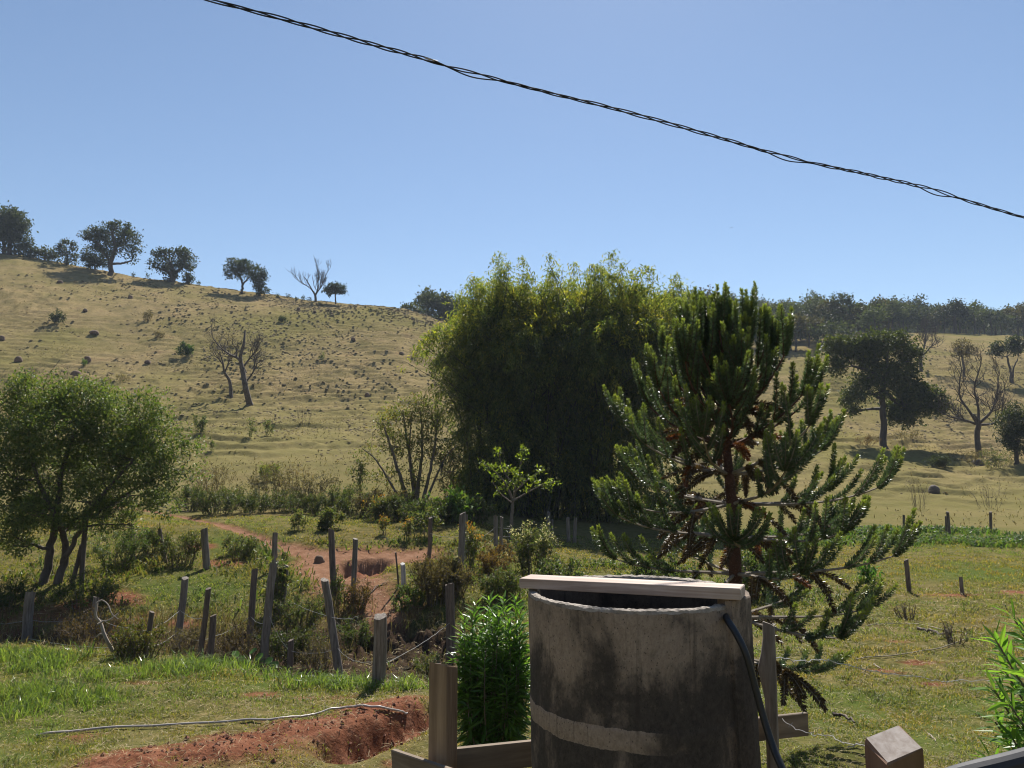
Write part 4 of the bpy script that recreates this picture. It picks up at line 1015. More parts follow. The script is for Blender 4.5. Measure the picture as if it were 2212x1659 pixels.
# ---------------------------------------------------------------- right pasture trees
make_tree('pasture_tree', 'tall layered dark tree with straight trunk on the right hillside', 'tree', (1912, 968), [[(1912,970,8),(1913,900,6.5),(1914,850,6),(1922,800,4),(1925,765,2.5)],[(1915,845,5),(1945,870,4),(1975,880,3)],[(1913,865,4),(1890,852,3),(1868,850,2)],[(1917,820,4),(1885,800,3),(1850,790,2.4)],[(1921,805,4),(1950,790,3),(1980,775,2)]],
    [(1838,748,44,28),(1880,752,40,26),(1818,792,22,26,.8),(1925,742,56,28),(1978,762,26,20),(1890,780,34,22,.7),(1918,812,44,32,.9),(1960,800,36,26,.8),(1990,850,36,26,.7),(1900,850,26,22,.4),(1962,838,32,24,.7),(1880,815,28,22,.6),(1948,890,34,18,.6),(1846,862,26,26),(1862,832,14,12,.5),(1966,880,42,30),(2012,866,38,26),(1995,838,22,16,.7),(1955,905,30,16,.6),(2035,880,18,16,.8),(1975,918,20,9,.5),(1840,890,14,10,.6)],
    nleaf=19000, lsize=.3, lasp=.6, clump=22, seed=60, twigs=7, shell=.25, tint=(1.5, 1.45, 1.15))
bare_tree('twisted leafless tree with pale trunk on the right meadow', (2113, 988), [[(2116,990,6.5),(2116,940,5.5),(2117,915,5.5),(2105,895,3)],[(2117,918,3.4),(2095,890,2.6),(2080,860,2),(2075,830,1.4),(2085,800,1)],[(2118,918,3.4),(2120,880,2.4),(2110,840,1.8),(2120,800,1.4)],[(2120,915,3.4),(2140,890,2.5),(2155,860,1.8),(2162,830,1.2)],[(2122,918,3),(2150,915,2.2),(2165,895,1.6),(2172,860,1)],[(2112,916,3),(2090,908,2.2),(2062,902,1.3)]], depth=5, lenpx=27, spread=.6, n=3, seed=61, name='leafless_tree', bark='bark')
bare_tree('leafless tree behind the top of the tall layered tree', (1990, 803), [[(1990,804,4),(1990,778,3.4),(1985,755,2),(1972,735,1.2)],[(1990,775,2.6),(1996,750,1.6),(2000,725,1)],[(1991,772,2),(2010,752,1.4),(2022,738,.8)]], depth=5, lenpx=22, n=3, seed=62, up=.3, name='leafless_tree')
make_tree('pasture_tree', 'thin brownish tree with sparse crown on the far right slope', 'tree', (2083, 812), [[(2083,812,3),(2083,785,2.4),(2080,765,1.6)]], [(2080,748,20,16),(2095,758,14,13),(2068,762,11,10)], leaf='scrub', nleaf=900, lsize=.3, seed=63, twigs=8)
make_tree('pasture_tree', 'umbrella crowned tree with twin stems near the right edge', 'tree', (2186, 828), [[(2184,829,3),(2184,800,2.4),(2180,770,1.8)],[(2188,829,2.4),(2192,800,1.8),(2204,775,1.2)]], [(2180,747,30,11),(2205,752,26,14),(2160,758,16,9),(2200,735,16,8)], nleaf=2000, lsize=.36, seed=64, twigs=5)
make_tree('pasture_tree', 'round dense bush like tree cut by the right edge', 'tree', (2196, 1003), [[(2196,1005,5),(2196,970,4)]], [(2190,915,32,32),(2205,950,36,34),(2200,890,20,20),(2178,945,20,26),(2215,930,30,40)], nleaf=5200, lsize=.18, seed=65)

# multi stem shrub, sapling
make_tree('slender_shrub_tree', 'airy many stemmed shrub tree left of the bamboo with grey stems', 'tree', (900, 1108), [[(888,1112,5),(872,1050,4),(850,985,2.8),(828,925,1.4)],[(900,1112,6),(893,1050,4.4),(880,980,3),(866,900,1.4)],[(902,1112,5),(905,1050,4),(912,980,2.6),(905,890,1.2)],[(908,1112,5),(925,1050,3.4),(938,985,2.4),(945,910,1.2)],[(912,1110,4),(935,1060,2.6),(962,1000,1.4),(985,975,.8)],[(880,1112,4),(850,1060,2.6),(815,1005,1.6),(785,980,1)],[(899,1100,3),(886,1000,2),(890,900,1)]],
    [(830,930,32,34,.7),(868,905,34,30,.8),(905,900,30,34,.9),(940,925,24,40,.9),(858,975,34,34,.8),(905,970,38,38,.9),(945,990,24,34,.7),(800,985,26,22,.5),(840,1040,30,30,.5),(895,1040,34,34,.5),(960,1040,20,40,.4)], leaf='weed', bark='twig', nleaf=3600, lsize=.15, lasp=.4, clump=10, d=33.5, seed=70, tint=(1.5, 1.35, 1.0), twigs=7, twig_r=.008, shell=.2)
make_tree('sapling', 'slim sapling with yellow green leaf tufts in front of the dark bamboo', 'sapling', (1104, 1162), [[(1102,1165,4.5),(1105,1110,4),(1108,1075,3.2),(1118,1030,2.4),(1130,975,1.2)],[(1107,1078,2.6),(1090,1040,1.8),(1060,1010,1.2),(1044,1002,.8)],[(1108,1080,2.4),(1140,1062,1.6),(1172,1045,1.1),(1196,1040,.8)],[(1110,1062,2),(1140,1035,1.4),(1168,1015,.9)],[(1112,1050,1.6),(1085,1010,1.1),(1078,975,.8)],[(1107,1085,2),(1085,1068,1.4),(1064,1040,.8)]],
    [(1132,972,9,9),(1127,990,8,8),(1044,1003,10,6),(1058,1010,10,7),(1078,976,7,8),(1086,1010,11,8),(1066,1030,9,7),(1106,1018,14,9),(1112,1040,14,9),(1128,1030,8,7),(1168,1014,11,6),(1150,1028,9,7),(1196,1041,10,8),(1180,1048,10,7),(1160,1045,9,6),(1140,1055,8,5),(1095,1045,9,7),(1078,1058,8,6)], leaf='bush', bark='twig', nleaf=560, lsize=.13, lasp=.5, clump=9, d=27, seed=71, twigs=2, twig_r=.006, tint=(2.3, 1.45, .7), shell=.3)

# lance leaved bush left of the tank
def lance_bush(name, label, loc, stems, seed, leafL=.15, s=None, cat='bush', rstem=.006, droop=.3, spacing=.022, tint=None, wleaf=.17):
    rng = np.random.default_rng(seed); root = empty(name, loc, label, cat); sb, lb = MB(), MB()
    for (b, e, bow) in stems:
        b, e = np.array(b, float), np.array(e, float); m = (b + e) / 2 + np.array(bow)
        S = spline([b, m, e], 16); tube(sb, S, np.linspace(rstem * 1.4, rstem * .5, 16), 5, cap=False)
        L = np.linalg.norm(e - b); nl = int(L / spacing); t = np.linspace(.12, 1, nl) ** .8; f = t * 15; i0 = np.minimum(f.astype(int), 14); fr = (f - i0)[:, None]
        P = S[i0] * (1 - fr) + S[i0 + 1] * fr; tg = nrm(S[i0 + 1] - S[i0]); phi = np.arange(nl) * 2.4 + rng.uniform(0, 6)
        ref = nrm(np.cross(tg, (.3, .9, .2))); r2 = np.cross(tg, ref); rad = ref * np.cos(phi)[:, None] + r2 * np.sin(phi)[:, None]
        k = np.interp(t, [0, .7, 1], [.25, .55, 1.6])[:, None]
        Dv = nrm(rad + tg * k + (0, 0, -.2) + rng.normal(0, .2, (nl, 3))); Ll = leafL * np.interp(t, [0, .8, 1], [1, 1, .65]) * rng.uniform(.75, 1.15, nl)
        # two part leaves that bend down towards the tip
        S_ = nrm(np.cross(Dv, np.array([0, 0, 1.0]) + rng.normal(0, .3, (nl, 3)))); U = np.cross(S_, Dv); W = (Ll * wleaf)[:, None]; Lx = Ll[:, None]
        D2 = nrm(Dv - np.array([0, 0, droop * 1.4]))
        V = np.stack([P, P + Dv * Lx * .35 + S_ * W * .45, P + Dv * Lx * .35 + U * W * -.15, P + Dv * Lx * .35 - S_ * W * .45, P + Dv * Lx * .4 + D2 * Lx * .35 + S_ * W * .36, P + Dv * Lx * .4 + D2 * Lx * .35 - U * W * .12, P + Dv * Lx * .4 + D2 * Lx * .35 - S_ * W * .36, P + Dv * Lx * .4 + D2 * Lx * .68], 1).reshape(-1, 3)
        o = np.arange(nl)[:, None] * 8
        tri = np.concatenate([o + [0, 1, 2], o + [0, 2, 3], o + [4, 7, 5], o + [5, 7, 6]]); quad = np.concatenate([o + [1, 4, 5, 2], o + [2, 5, 6, 3]])
        tt = np.repeat(rng.uniform(.75, 1.25, (nl, 1)) * (np.ones(3) if tint is None else np.array(tint)) * np.interp(t, [0, .8, 1], [.85, 1, 1.25])[:, None], 8, 0)
        n0 = lb.n; lb.add(V, quad, 0, tt); lb.f.append(tri + n0); lb.mi.append(np.zeros(len(tri), np.int32))
    sb.build('stem', M['weed' if False else 'twig'], root, smooth=True); lb.build('foliage', M['bush'], root)
    return root
rng = np.random.default_rng(90); bl = at(1068, 1595, 7.3); bl = np.array([bl[0], 7.3, hz(bl[0], 7.3)]); s = 7.3 / F; st = []
for k in range(64):
    a = rng.uniform(0, 2 * pi); q = sqrt(rng.random()); Ht = (zy(1268, 7.3) - bl[2]) * (1 - .3 * q ** 2) * rng.uniform(.55, 1.0)
    st.append(((.12 * cos(a) * q, .12 * sin(a) * q, -.03), (.34 * cos(a) * q - .0 + rng.normal(0, .04), .34 * sin(a) * q, Ht), (.07 * cos(a), .07 * sin(a), .04)))
lance_bush('leafy_bush', 'bright green lance leaved bush between the square post and the tank', bl, st, 91, .165, spacing=.018, tint=(1.12, 1.05, .95), wleaf=.19)
# overhanging leafy branch at the right edge (a shrub standing just outside the frame)
bl = np.array([1.98, 2.55, hz(1.98, 2.55)]); st = []
def rel_(px, py, d): return at(px, py, d) - bl
for px, py, d in ((2150,1380,2.6),(2190,1335,2.7),(2215,1360,2.5),(2148,1490,2.5),(2165,1440,2.7),(2180,1520,2.4),(2150,1560,2.6),(2190,1600,2.4),(2140,1640,2.5),(2215,1450,2.4),(2230,1550,2.5),(2260,1400,2.6),(2270,1480,2.5),(2290,1600,2.4),(2320,1350,2.7),(2340,1500,2.6)):
    e = rel_(px, py, d); st.append(((rng.normal(.1, .05), rng.normal(0, .05), -.03), e, (.12, 0, .2)))
lance_bush('overhanging_shrub', 'lime green narrow leaved shrub leaning in at the right edge', bl, st, 92, .11, spacing=.011, wleaf=.2, tint=(1.2, 1.1, .9))
# ---------------------------------------------------------------- shrubs and saplings
SH = [ # name, label, category, base px, w, h, leaf, nleaf, leaf size, stems, extra
 ('scrub','tall dry brown scrub right of the leafy tree above the track','shrub',(455,1092),120,110,'scrub',900,.1,26,{}),
 ('bush','glowing yellow green round bush at the foot of the hill','bush',(580,1040),48,46,'weed',900,.11,10,dict(tint=(1.5,1.5,.8))),
 ('scrub','grey brown scrub thicket below the yellow green round bush','shrub',(585,1098),130,100,'scrub',1100,.11,26,dict(tint=(.8,.85,.9))),
 ('scrub','grey feathery scrub thicket at the field edge, right half','shrub',(680,1100),120,85,'scrub',1000,.11,24,dict(tint=(.75,.8,.85))),
 ('bush','low dark green bush between the grey thickets and sapling stems','bush',(730,1112),90,70,'weed',1100,.11,14,dict(tint=(.7,.75,.8))),
 ('sapling','tall narrow sapling with a leafy head before the hill foot','sapling',(770,1100),44,150,'weed',420,.14,6,dict(bare=.35)),
 ('scrub','dark low scrub left of the many stemmed shrub tree','shrub',(835,1118),150,66,'scrub',1500,.11,26,dict(tint=(.6,.6,.6))),
 ('bush','broad leaved bright green bush right of the many stemmed shrub tree','bush',(985,1128),90,70,'weed',700,.22,14,dict(tint=(1.1,1.5,.9))),
 ('scrub','thin russet scrub standing against the left side of the bamboo','shrub',(972,1085),60,150,'scrub',600,.12,12,dict(tint=(1.3,1,.6))),
 ('bush','dark undergrowth bush under the many stemmed shrub tree','bush',(905,1135),110,60,'weed',900,.12,14,dict(tint=(.7,.8,.7))),
 ('bush','orange tipped green bush left of the many stemmed shrub tree','bush',(815,1125),60,56,'weed',500,.12,9,dict(top='flower')),
 ('scrub','dull green scrub at the field edge by the track start','shrub',(500,1100),90,60,'weed',800,.1,16,dict(tint=(.8,.8,.7))),
 ('scrub','bleached stalky scrub clump left of the dark low bush','shrub',(640,1092),90,105,'scrub',420,.1,20,dict(tint=(1.3,1.2,1.1))),
 ('sapling','spindly sapling with drooping leaf crown in the little field, left','sapling',(645,1146),38,46,'weed',200,.12,4,dict(bare=.6)),
 ('sapling','taller sapling of the dark pair in the little field','sapling',(719,1144),50,54,'weed',320,.13,5,dict(bare=.55)),
 ('bush','squat dark sapling of the pair in the little field','sapling',(700,1146),34,30,'weed',240,.11,7,dict(tint=(.5,.6,.5))),
 ('sapling','small russet sapling in the middle of the little field','sapling',(833,1155),26,44,'weed',120,.1,4,dict(top='flower',bare=.5)),
 ('sapling','orange topped sapling right of the small russet one','sapling',(886,1168),34,48,'weed',160,.1,5,dict(top='flower',bare=.4)),
 ('sapling','green sapling left of the narrow dark post','sapling',(922,1160),44,70,'weed',320,.13,6,dict(bare=.4)),
 ('flowering_shrub','tall stalky plant with orange head beside the round topped post','shrub',(1014,1238),46,122,'weed',420,.1,8,dict(top='flower',topn=160)),
 ('scrub','large dark dry shrub right of the white painted stake','shrub',(935,1300),125,112,'scrub',2400,.075,34,dict(tint=(.75,.72,.6))),
 ('scrub','brownish grassy shrub in front of the round topped post','shrub',(985,1285),90,90,'scrub',1300,.08,26,{}),
 ('flowering_shrub','bushy green shrub with pale plumes before the bamboo shade','shrub',(1150,1245),110,125,'weed',1900,.1,24,dict(top='plume',topn=300)),
 ('scrub','low russet scrub between the round topped post and plumed shrub','shrub',(1070,1250),100,80,'scrub',1300,.08,24,dict(tint=(1.1,.85,.6))),
 ('bush','green weedy bush below the plumed shrub','bush',(1085,1300),120,75,'weed',1600,.09,22,{}),
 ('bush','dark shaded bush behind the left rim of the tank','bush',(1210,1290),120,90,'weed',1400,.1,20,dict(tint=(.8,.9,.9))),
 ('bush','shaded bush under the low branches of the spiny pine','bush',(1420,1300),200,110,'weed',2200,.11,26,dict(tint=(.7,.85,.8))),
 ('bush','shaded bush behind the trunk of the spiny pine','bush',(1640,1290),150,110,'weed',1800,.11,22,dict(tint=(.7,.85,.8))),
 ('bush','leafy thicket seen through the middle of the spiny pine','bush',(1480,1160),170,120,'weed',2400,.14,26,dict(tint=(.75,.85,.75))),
 ('bush','sunlit bush behind the left branches of the spiny pine','bush',(1400,1140),90,90,'weed',1200,.14,16,dict(tint=(1.3,1.2,.8))),
 ('scrub','weedy clump on the bank left of the bent pale post','shrub',(390,1222),110,75,'weed',1300,.08,22,dict(tint=(.8,.8,.7))),
 ('scrub','weedy clump on the bank right of the bent pale post','shrub',(510,1205),110,52,'weed',1200,.08,22,{}),
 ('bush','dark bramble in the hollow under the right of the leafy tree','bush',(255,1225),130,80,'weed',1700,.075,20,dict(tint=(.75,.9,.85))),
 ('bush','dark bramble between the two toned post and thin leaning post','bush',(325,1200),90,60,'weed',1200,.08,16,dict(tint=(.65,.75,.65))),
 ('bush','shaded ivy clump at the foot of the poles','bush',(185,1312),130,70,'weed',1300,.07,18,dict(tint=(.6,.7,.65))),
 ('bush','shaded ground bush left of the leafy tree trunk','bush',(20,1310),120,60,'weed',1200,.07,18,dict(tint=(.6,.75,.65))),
 ('scrub','tangled brown scrub behind the dead branch','shrub',(190,1400),150,95,'scrub',1100,.055,40,dict(tint=(.9,.75,.6),bare=.1)),
 ('scrub','dry scrub in the gully left of the pale pointed post','shrub',(300,1420),130,80,'weed',1500,.055,30,dict(tint=(1,.85,.6))),
 ('scrub','dry scrub in the gully behind the slender dark post','shrub',(410,1428),120,80,'scrub',1200,.055,30,{}),
 ('scrub','dark twiggy scrub in the gully beside the tall grey post','shrub',(520,1425),130,75,'scrub',1100,.055,36,dict(tint=(.6,.55,.5))),
 ('bush','leafy bramble over the gully bank right of the tall grey post','bush',(640,1360),120,80,'weed',1700,.06,24,dict(tint=(.8,.85,.7))),
 ('scrub','tall green reeds around the split pointed post','shrub',(600,1330),44,120,'weed',500,.12,14,dict(up=1.2)),
 ('bush','ivy wrapped round the foot of the leaning track post','bush',(724,1302),44,72,'weed',800,.06,8,dict(tint=(.7,.85,.6))),
 ('scrub','dry weeds at the foot of the straight round topped post','shrub',(770,1320),70,70,'scrub',700,.07,18,dict(tint=(.9,.75,.6))),
 ('bush','green weeds along the right side of the red track','bush',(885,1322),90,60,'weed',1200,.07,16,dict(tint=(.9,1.1,.9))),
 ('bush','dark bramble at the foot of the tall grey post','bush',(600,1428),110,75,'weed',1300,.06,20,dict(tint=(.55,.6,.5))),
 ('bush','dark bramble in the gully left of the long leaning post','bush',(670,1425),110,80,'weed',1300,.06,20,dict(tint=(.6,.6,.5))),
 ('bush','dark bramble on the gully bank right of the long leaning post','bush',(765,1400),90,60,'weed',1100,.06,18,dict(tint=(.6,.7,.5))),
 ('scrub','dry weeds among the gully posts below the leaning post','shrub',(690,1452),110,70,'scrub',800,.05,26,{}),
 ('bush','scattered green weeds left of the dark square post','bush',(930,1462),90,50,'weed',900,.05,16,{}),
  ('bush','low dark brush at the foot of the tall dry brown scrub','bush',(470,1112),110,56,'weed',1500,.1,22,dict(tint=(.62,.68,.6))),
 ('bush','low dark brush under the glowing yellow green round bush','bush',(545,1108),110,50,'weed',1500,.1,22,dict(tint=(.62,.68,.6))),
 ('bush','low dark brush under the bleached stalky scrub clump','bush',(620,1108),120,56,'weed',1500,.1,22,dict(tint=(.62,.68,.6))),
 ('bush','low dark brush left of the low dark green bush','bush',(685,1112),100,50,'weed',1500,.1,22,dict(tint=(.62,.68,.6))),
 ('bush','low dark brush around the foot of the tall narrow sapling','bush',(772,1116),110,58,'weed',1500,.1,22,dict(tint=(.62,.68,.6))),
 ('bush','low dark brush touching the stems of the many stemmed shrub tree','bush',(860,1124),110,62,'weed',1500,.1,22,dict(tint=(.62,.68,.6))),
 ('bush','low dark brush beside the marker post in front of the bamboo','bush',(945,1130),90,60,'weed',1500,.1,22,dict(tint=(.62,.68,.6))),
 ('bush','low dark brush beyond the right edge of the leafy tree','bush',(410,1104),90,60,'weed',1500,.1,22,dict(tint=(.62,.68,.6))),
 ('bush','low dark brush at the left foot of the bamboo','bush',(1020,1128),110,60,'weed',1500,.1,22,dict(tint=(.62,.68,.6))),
 # hill
 ('bush','small dark tree like bush on the upper left hill','bush',(125,705),32,34,'farleaf',500,.3,6,dict(bare=.4)),
 ('bush','round dark green bush with shadow left of the dead trees','bush',(400,775),34,40,'farleaf',700,.28,6,dict(bare=.35,tint=(1,1.5,.8))),
 ('bush','leaning dark bush below the dead trees shadow','bush',(430,935),26,40,'weed',450,.16,6,dict(tint=(.7,.8,.6))),
 ('scrub','dry twiggy scrub on the middle of the left hill','shrub',(319,695),26,26,'scrub',260,.22,12,{}),
 ('scrub','low grey scrub patch right of the dry twiggy one','shrub',(343,730),26,16,'scrub',240,.2,12,{}),
 ('bush','tiny bush on the upper hill face right of centre','bush',(612,697),24,14,'farleaf',260,.25,8,{}),
 ('sapling','pair of leafy shoots on the lower hill, left one','sapling',(540,945),16,46,'weed',160,.16,3,{}),
 ('sapling','pair of leafy shoots on the lower hill, right one','sapling',(578,942),26,44,'weed',200,.16,4,{}),
 ('scrub','sparse leafless shoots on the lower hill','shrub',(655,920),70,60,'scrub',60,.1,9,{}),
 ('sapling','dark stub sapling on the lower hill','sapling',(455,975),14,28,'weed',120,.12,3,{}),
 ('scrub','straw coloured scrub on the hill above the leafy tree','shrub',(265,826),34,20,'scrub',260,.14,12,dict(tint=(1.2,1.2,1))),
 ('bush','small bright shoot on the hill above the leafy tree','bush',(182,793),16,18,'weed',150,.15,5,dict(tint=(.9,1.2,.8))),
 ('scrub','faint pale scrub halfway up the central hill','shrub',(695,780),12,24,'weed',100,.2,4,{}),
 # right
 ('bush','dark mounded bush on the right meadow rise','bush',(2030,1010),48,30,'farleaf',1200,.13,20,{}),
 ('scrub','brushy weeds at the foot of the twisted leafless tree','shrub',(2095,1000),90,34,'scrub',600,.12,22,{}),
 ('scrub','brushy weeds left of the round dense tree by the right edge','shrub',(2150,1012),70,50,'weed',600,.12,18,dict(tint=(.9,.9,.8))),
 ('scrub','dry brush at the foot of the tall layered tree','shrub',(1960,952),90,24,'scrub',500,.14,20,{}),
 ('scrub','dry bush right behind the tall layered tree trunk','shrub',(1870,962),60,22,'scrub',300,.14,14,dict(tint=(1,.8,.8))),
 ('weeds','thin tall weed stalks on the right pasture, left patch','weeds',(1985,1100),90,90,'scrub',40,.1,12,{}),
 ('weeds','thin tall weed stalks on the right pasture, right patch','weeds',(2140,1095),110,70,'scrub',40,.1,12,{}),
 ('fern','bright fern like plant under the right branches of the pine','fern',(1880,1258),36,40,'bush',120,.16,8,{}),
 ('weeds','dry stalks in the wet meadow before the broken stump','weeds',(2060,1390),70,50,'scrub',60,.06,14,{}),
 ('weeds','bleached stalks in the meadow right of the pine tip','weeds',(1965,1340),60,40,'scrub',90,.06,14,{}),
]
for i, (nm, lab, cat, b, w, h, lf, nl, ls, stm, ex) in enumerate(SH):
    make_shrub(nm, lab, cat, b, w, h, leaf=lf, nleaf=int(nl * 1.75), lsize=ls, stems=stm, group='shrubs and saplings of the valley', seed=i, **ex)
for i, (x, y, w, h) in enumerate([(430,596,10,8),(600,641,9,10),(622,640,6,9),(655,647,9,11),(668,650,8,12),(690,656,6,6),(288,588,6,8),(318,592,8,12),(800,668,12,5),(640,646,5,7)]):
    make_shrub('crest_bush', ['tiny leafy shoot standing on the skyline of the hill crest'][0], 'bush', (x, y + 3), w, h, leaf='farleaf', nleaf=70, lsize=.3, stems=5, group='tiny shoots on the skyline', seed=200 + i)

# ivy leaved taro in the gully
def taro():
    pos = ground(540, 1446, 8); root = empty('taro_plant', pos, 'yellow green heart leaved taro at the gully edge below the tall grey post', 'plant'); rng = np.random.default_rng(3)
    sb, lb = MB(), MB(); s = pos[1] / F
    for (px, py) in ((512,1420),(520,1432),(545,1415),(560,1425),(530,1440),(575,1438),(590,1445)):
        e = np.array([(px - 540) * s, rng.uniform(-.1, .1), (1448 - py) * s + .04]); tube(sb, spline([(0, 0, -.02), e * .5 + (0, 0, .06), e], 8), .006, 5, cap=False)
        r = rng.uniform(.07, .11); n = 14; th = np.linspace(0, 2 * pi, n, endpoint=False); rr = r * (1 - .35 * np.cos(th) * 0 + .3 * (np.abs(np.sin(th / 2)) ** 3) - .25 * np.exp(-((th - pi) / .35) ** 2))
        d = nrm(np.array([rng.normal(0, .6), -.6, -.5])); sd = nrm(np.cross(d, (0, 0, 1))); V = e + rr[:, None] * (np.cos(th)[:, None] * d + np.sin(th)[:, None] * sd * .8)
        lb.add(np.vstack([V, e + (0, 0, -.01)]), np.stack([np.arange(n), (np.arange(n) + 1) % n, np.full(n, n)], 1), 0, (1.3, 1.3, .8) if px < 530 else (.9, 1, .9))
    sb.build('stem', M['bush'], root); lb.build('leaves', M['bush'], root)
taro()
# dead forked branch by the fence
pos = ground(238, 1412, 8); s = pos[1] / F; mb = MB()
for tr in ([(240,1410,4),(226,1375,3.5),(214,1350,3),(205,1335,2.6),(204,1308,2)], [(214,1350,2.4),(222,1345,2),(236,1342,1.6),(248,1330,1.2)], [(204,1308,1.8),(214,1303,1.6),(228,1312,1.4),(240,1330,1.2),(250,1342,1)], [(226,1375,2.4),(216,1372,1.8),(206,1378,1.2)]):
    P = np.array([local(x, y, 238, 1412, s) for x, y, r in tr]); P[:, 1] += RNG.normal(0, .03, len(P)); tube(mb, spline(P, 14), np.interp(np.linspace(0, 1, 14), np.linspace(0, 1, len(tr)), [r * s for *_, r in tr]), 6)
tag(mb.build('dead_branch', M['paletwig'], loc=pos, smooth=True), 'bleached forked dead branch hooked over the wire at the left fence', 'branch')

# ---------------------------------------------------------------- mounds, stones, sticks
def lump(name, label, cat, px, py, w, h, m, seed, group=None, dmin=3):
    rng = np.random.default_rng(seed); p = ground(px, py, dmin); s = p[1] / F; W, H = w * s / 2 * .9, h * s * .8; nu, nv = 14, 7; V = []
    for j in range(nv):
        f = j / (nv - 1); th = np.linspace(0, 2 * pi, nu, endpoint=False); r = W * cos(f * pi / 2 * .98) ** .7 * (1 + .25 * (fbm(th * 1.3 + seed, np.full(nu, f * 3), seed) - .5) * 2)
        V.append(np.c_[r * np.cos(th), r * np.sin(th) * .9, np.full(nu, -.12 * H + H * 1.12 * sin(f * pi / 2)) + rng.normal(0, .04 * H, nu)])
    V = np.concatenate(V); i = np.arange(nv - 1)[:, None] * nu; k = np.arange(nu)[None]; k2 = (k + 1) % nu
    mb = MB(); mb.add(V, np.stack([i + k, i + k2, i + nu + k2, i + nu + k], -1).reshape(-1, 4))
    return tag(mb.build(name, M[m], loc=p, smooth=True), label, cat, group)
for i, (x, y, w, h, lab) in enumerate([(40,781,18,14,'reddish termite mound on the left hill above the leafy tree'),(4,735,14,11,'reddish termite mound touching the left edge'),(189,780,18,13,'broad brown termite mound beside a bright shoot'),(164,812,28,14,'wide worn brown mound just above the leafy tree crown'),(319,785,16,8,'low mound beside trampled bare soil on the hill'),
    (184,674,11,8,'small mound high on the left hill face'),(282,645,12,9,'small mound just below the crest right of the big shadow'),(645,671,10,8,'pale mound below the leafless crest tree'),(763,735,11,8,'grey mound on the upper central hill'),(793,856,12,10,'dark round mound in the middle of the hummocky slope'),(867,765,12,6,'flat mound near the right flank of the hill'),
    (680,675,8,5,'small dark mound under the round crest tree'),(204,722,22,10,'dark bushy mound on the left hill'),(130,611,14,7,'dark tuft mound near the crest at left')]):
    lump('termite_mound', lab, 'termite mound', x, y, w, h, 'earth', 300 + i, 'termite mounds on the hill', 20)
lump('boulder', 'dark boulder on the right pasture slope', 'boulder', 2017, 1064, 26, 19, 'rock', 330, None, 20)
lump('boulder', 'dark boulder at the foot of the twisted leafless tree', 'boulder', 2113, 1006, 28, 16, 'rock', 331, None, 20)
lump('earth_clod', 'small red boulder of earth on the dirt track', 'clod', 689, 1215, 24, 18, 'earth', 332, None, 10)
def stick(pts, r, m, label):
    P = np.array([ground(x, y, 4) for x, y in pts]); P[:, 2] += r + .015; mb = MB(); tube(mb, spline(P, 12) + RNG.normal(0, r * .5, (12, 3)), np.linspace(r, r * .5, 12), 6)
    tag(mb.build('stick', M[m], smooth=True), label, 'stick')
stick([(1800,1548),(1822,1556),(1848,1568)], .02, 'darkpost', 'brown rotten stick on the grass right of the gnarled post')
stick([(1980,1362),(2010,1368),(2040,1376)], .03, 'darkpost', 'dark log piece in the middle of the right meadow')
stick([(2006,1590),(2015,1597),(2022,1606)], .008, 'paletwig', 'pale bark strip on the grass above the reddish post')
stick([(1830,1620),(1845,1617),(1862,1606)], .007, 'paletwig', 'thin pale twig on the grass left of the reddish post')
stick([(1888,1440),(1898,1446),(1905,1450)], .012, 'paletwig', 'short pale stick by the looped hose')
stick([(755,1303),(790,1292),(815,1270),(832,1262)], .02, 'twig', 'crooked grey branch lying across the end of the dirt track')

# grey box on a post in the bamboo shade
p = spot(969, 31.0); s = 31 / F; mb = MB(); box(mb, (0, 0, .15), (.12, .1, .5), 0, bev=.02); box(mb, (0, 0, .5), (.2, .17, .22), .1, bev=.02); box(mb, (0, 0, .66), (.13, .11, .12), 0, bev=.02)
tag(mb.build('marker_post', plain('weathered_blue_grey_cement', (.17, .19, .21), .8), loc=p), 'stubby blue grey cement marker post in the bamboo shade', 'marker post')

wm2, nt, out = mat('puddle_water'); N = NT(nt); p_ = N('ShaderNodeBsdfPrincipled'); p_.inputs['Base Color'].default_value = (.03, .026, .02, 1); p_.inputs['Roughness'].default_value = .12
N.link(N.bump(N.noise(N.mapping((1, 1, 1)), 14), .25, .01), p_.inputs['Normal']); N.link(p_.outputs[0], out.inputs['Surface'])
for i, (px, py, w_, h_) in enumerate([(846, 1412, .16, .12), (868, 1440, .2, .1), (905, 1436, .14, .08), (800, 1392, .12, .1)]):
    q = ground(px, py, 9); th = np.linspace(0, 2 * pi, 22, endpoint=False); rr = 1 + .5 * (fbm(th * 1.2 + i * 7, th * 0 + i, 5) - .5)
    z = min(hz(q[0] + a, q[1] + b) for a in (-.1, 0, .1) for b in (-.1, 0, .1)) + .05; mb = MB()
    mb.add(np.vstack([np.c_[q[0] + w_ * rr * np.cos(th), q[1] + h_ * 1.8 * rr * np.sin(th), np.full(22, z)], [[q[0], q[1], z]]]), np.stack([np.arange(22), (np.arange(22) + 1) % 22, np.full(22, 22)], 1))
    tag(mb.build('water', wm2), 'small muddy puddle glinting in the gully', kind='structure')
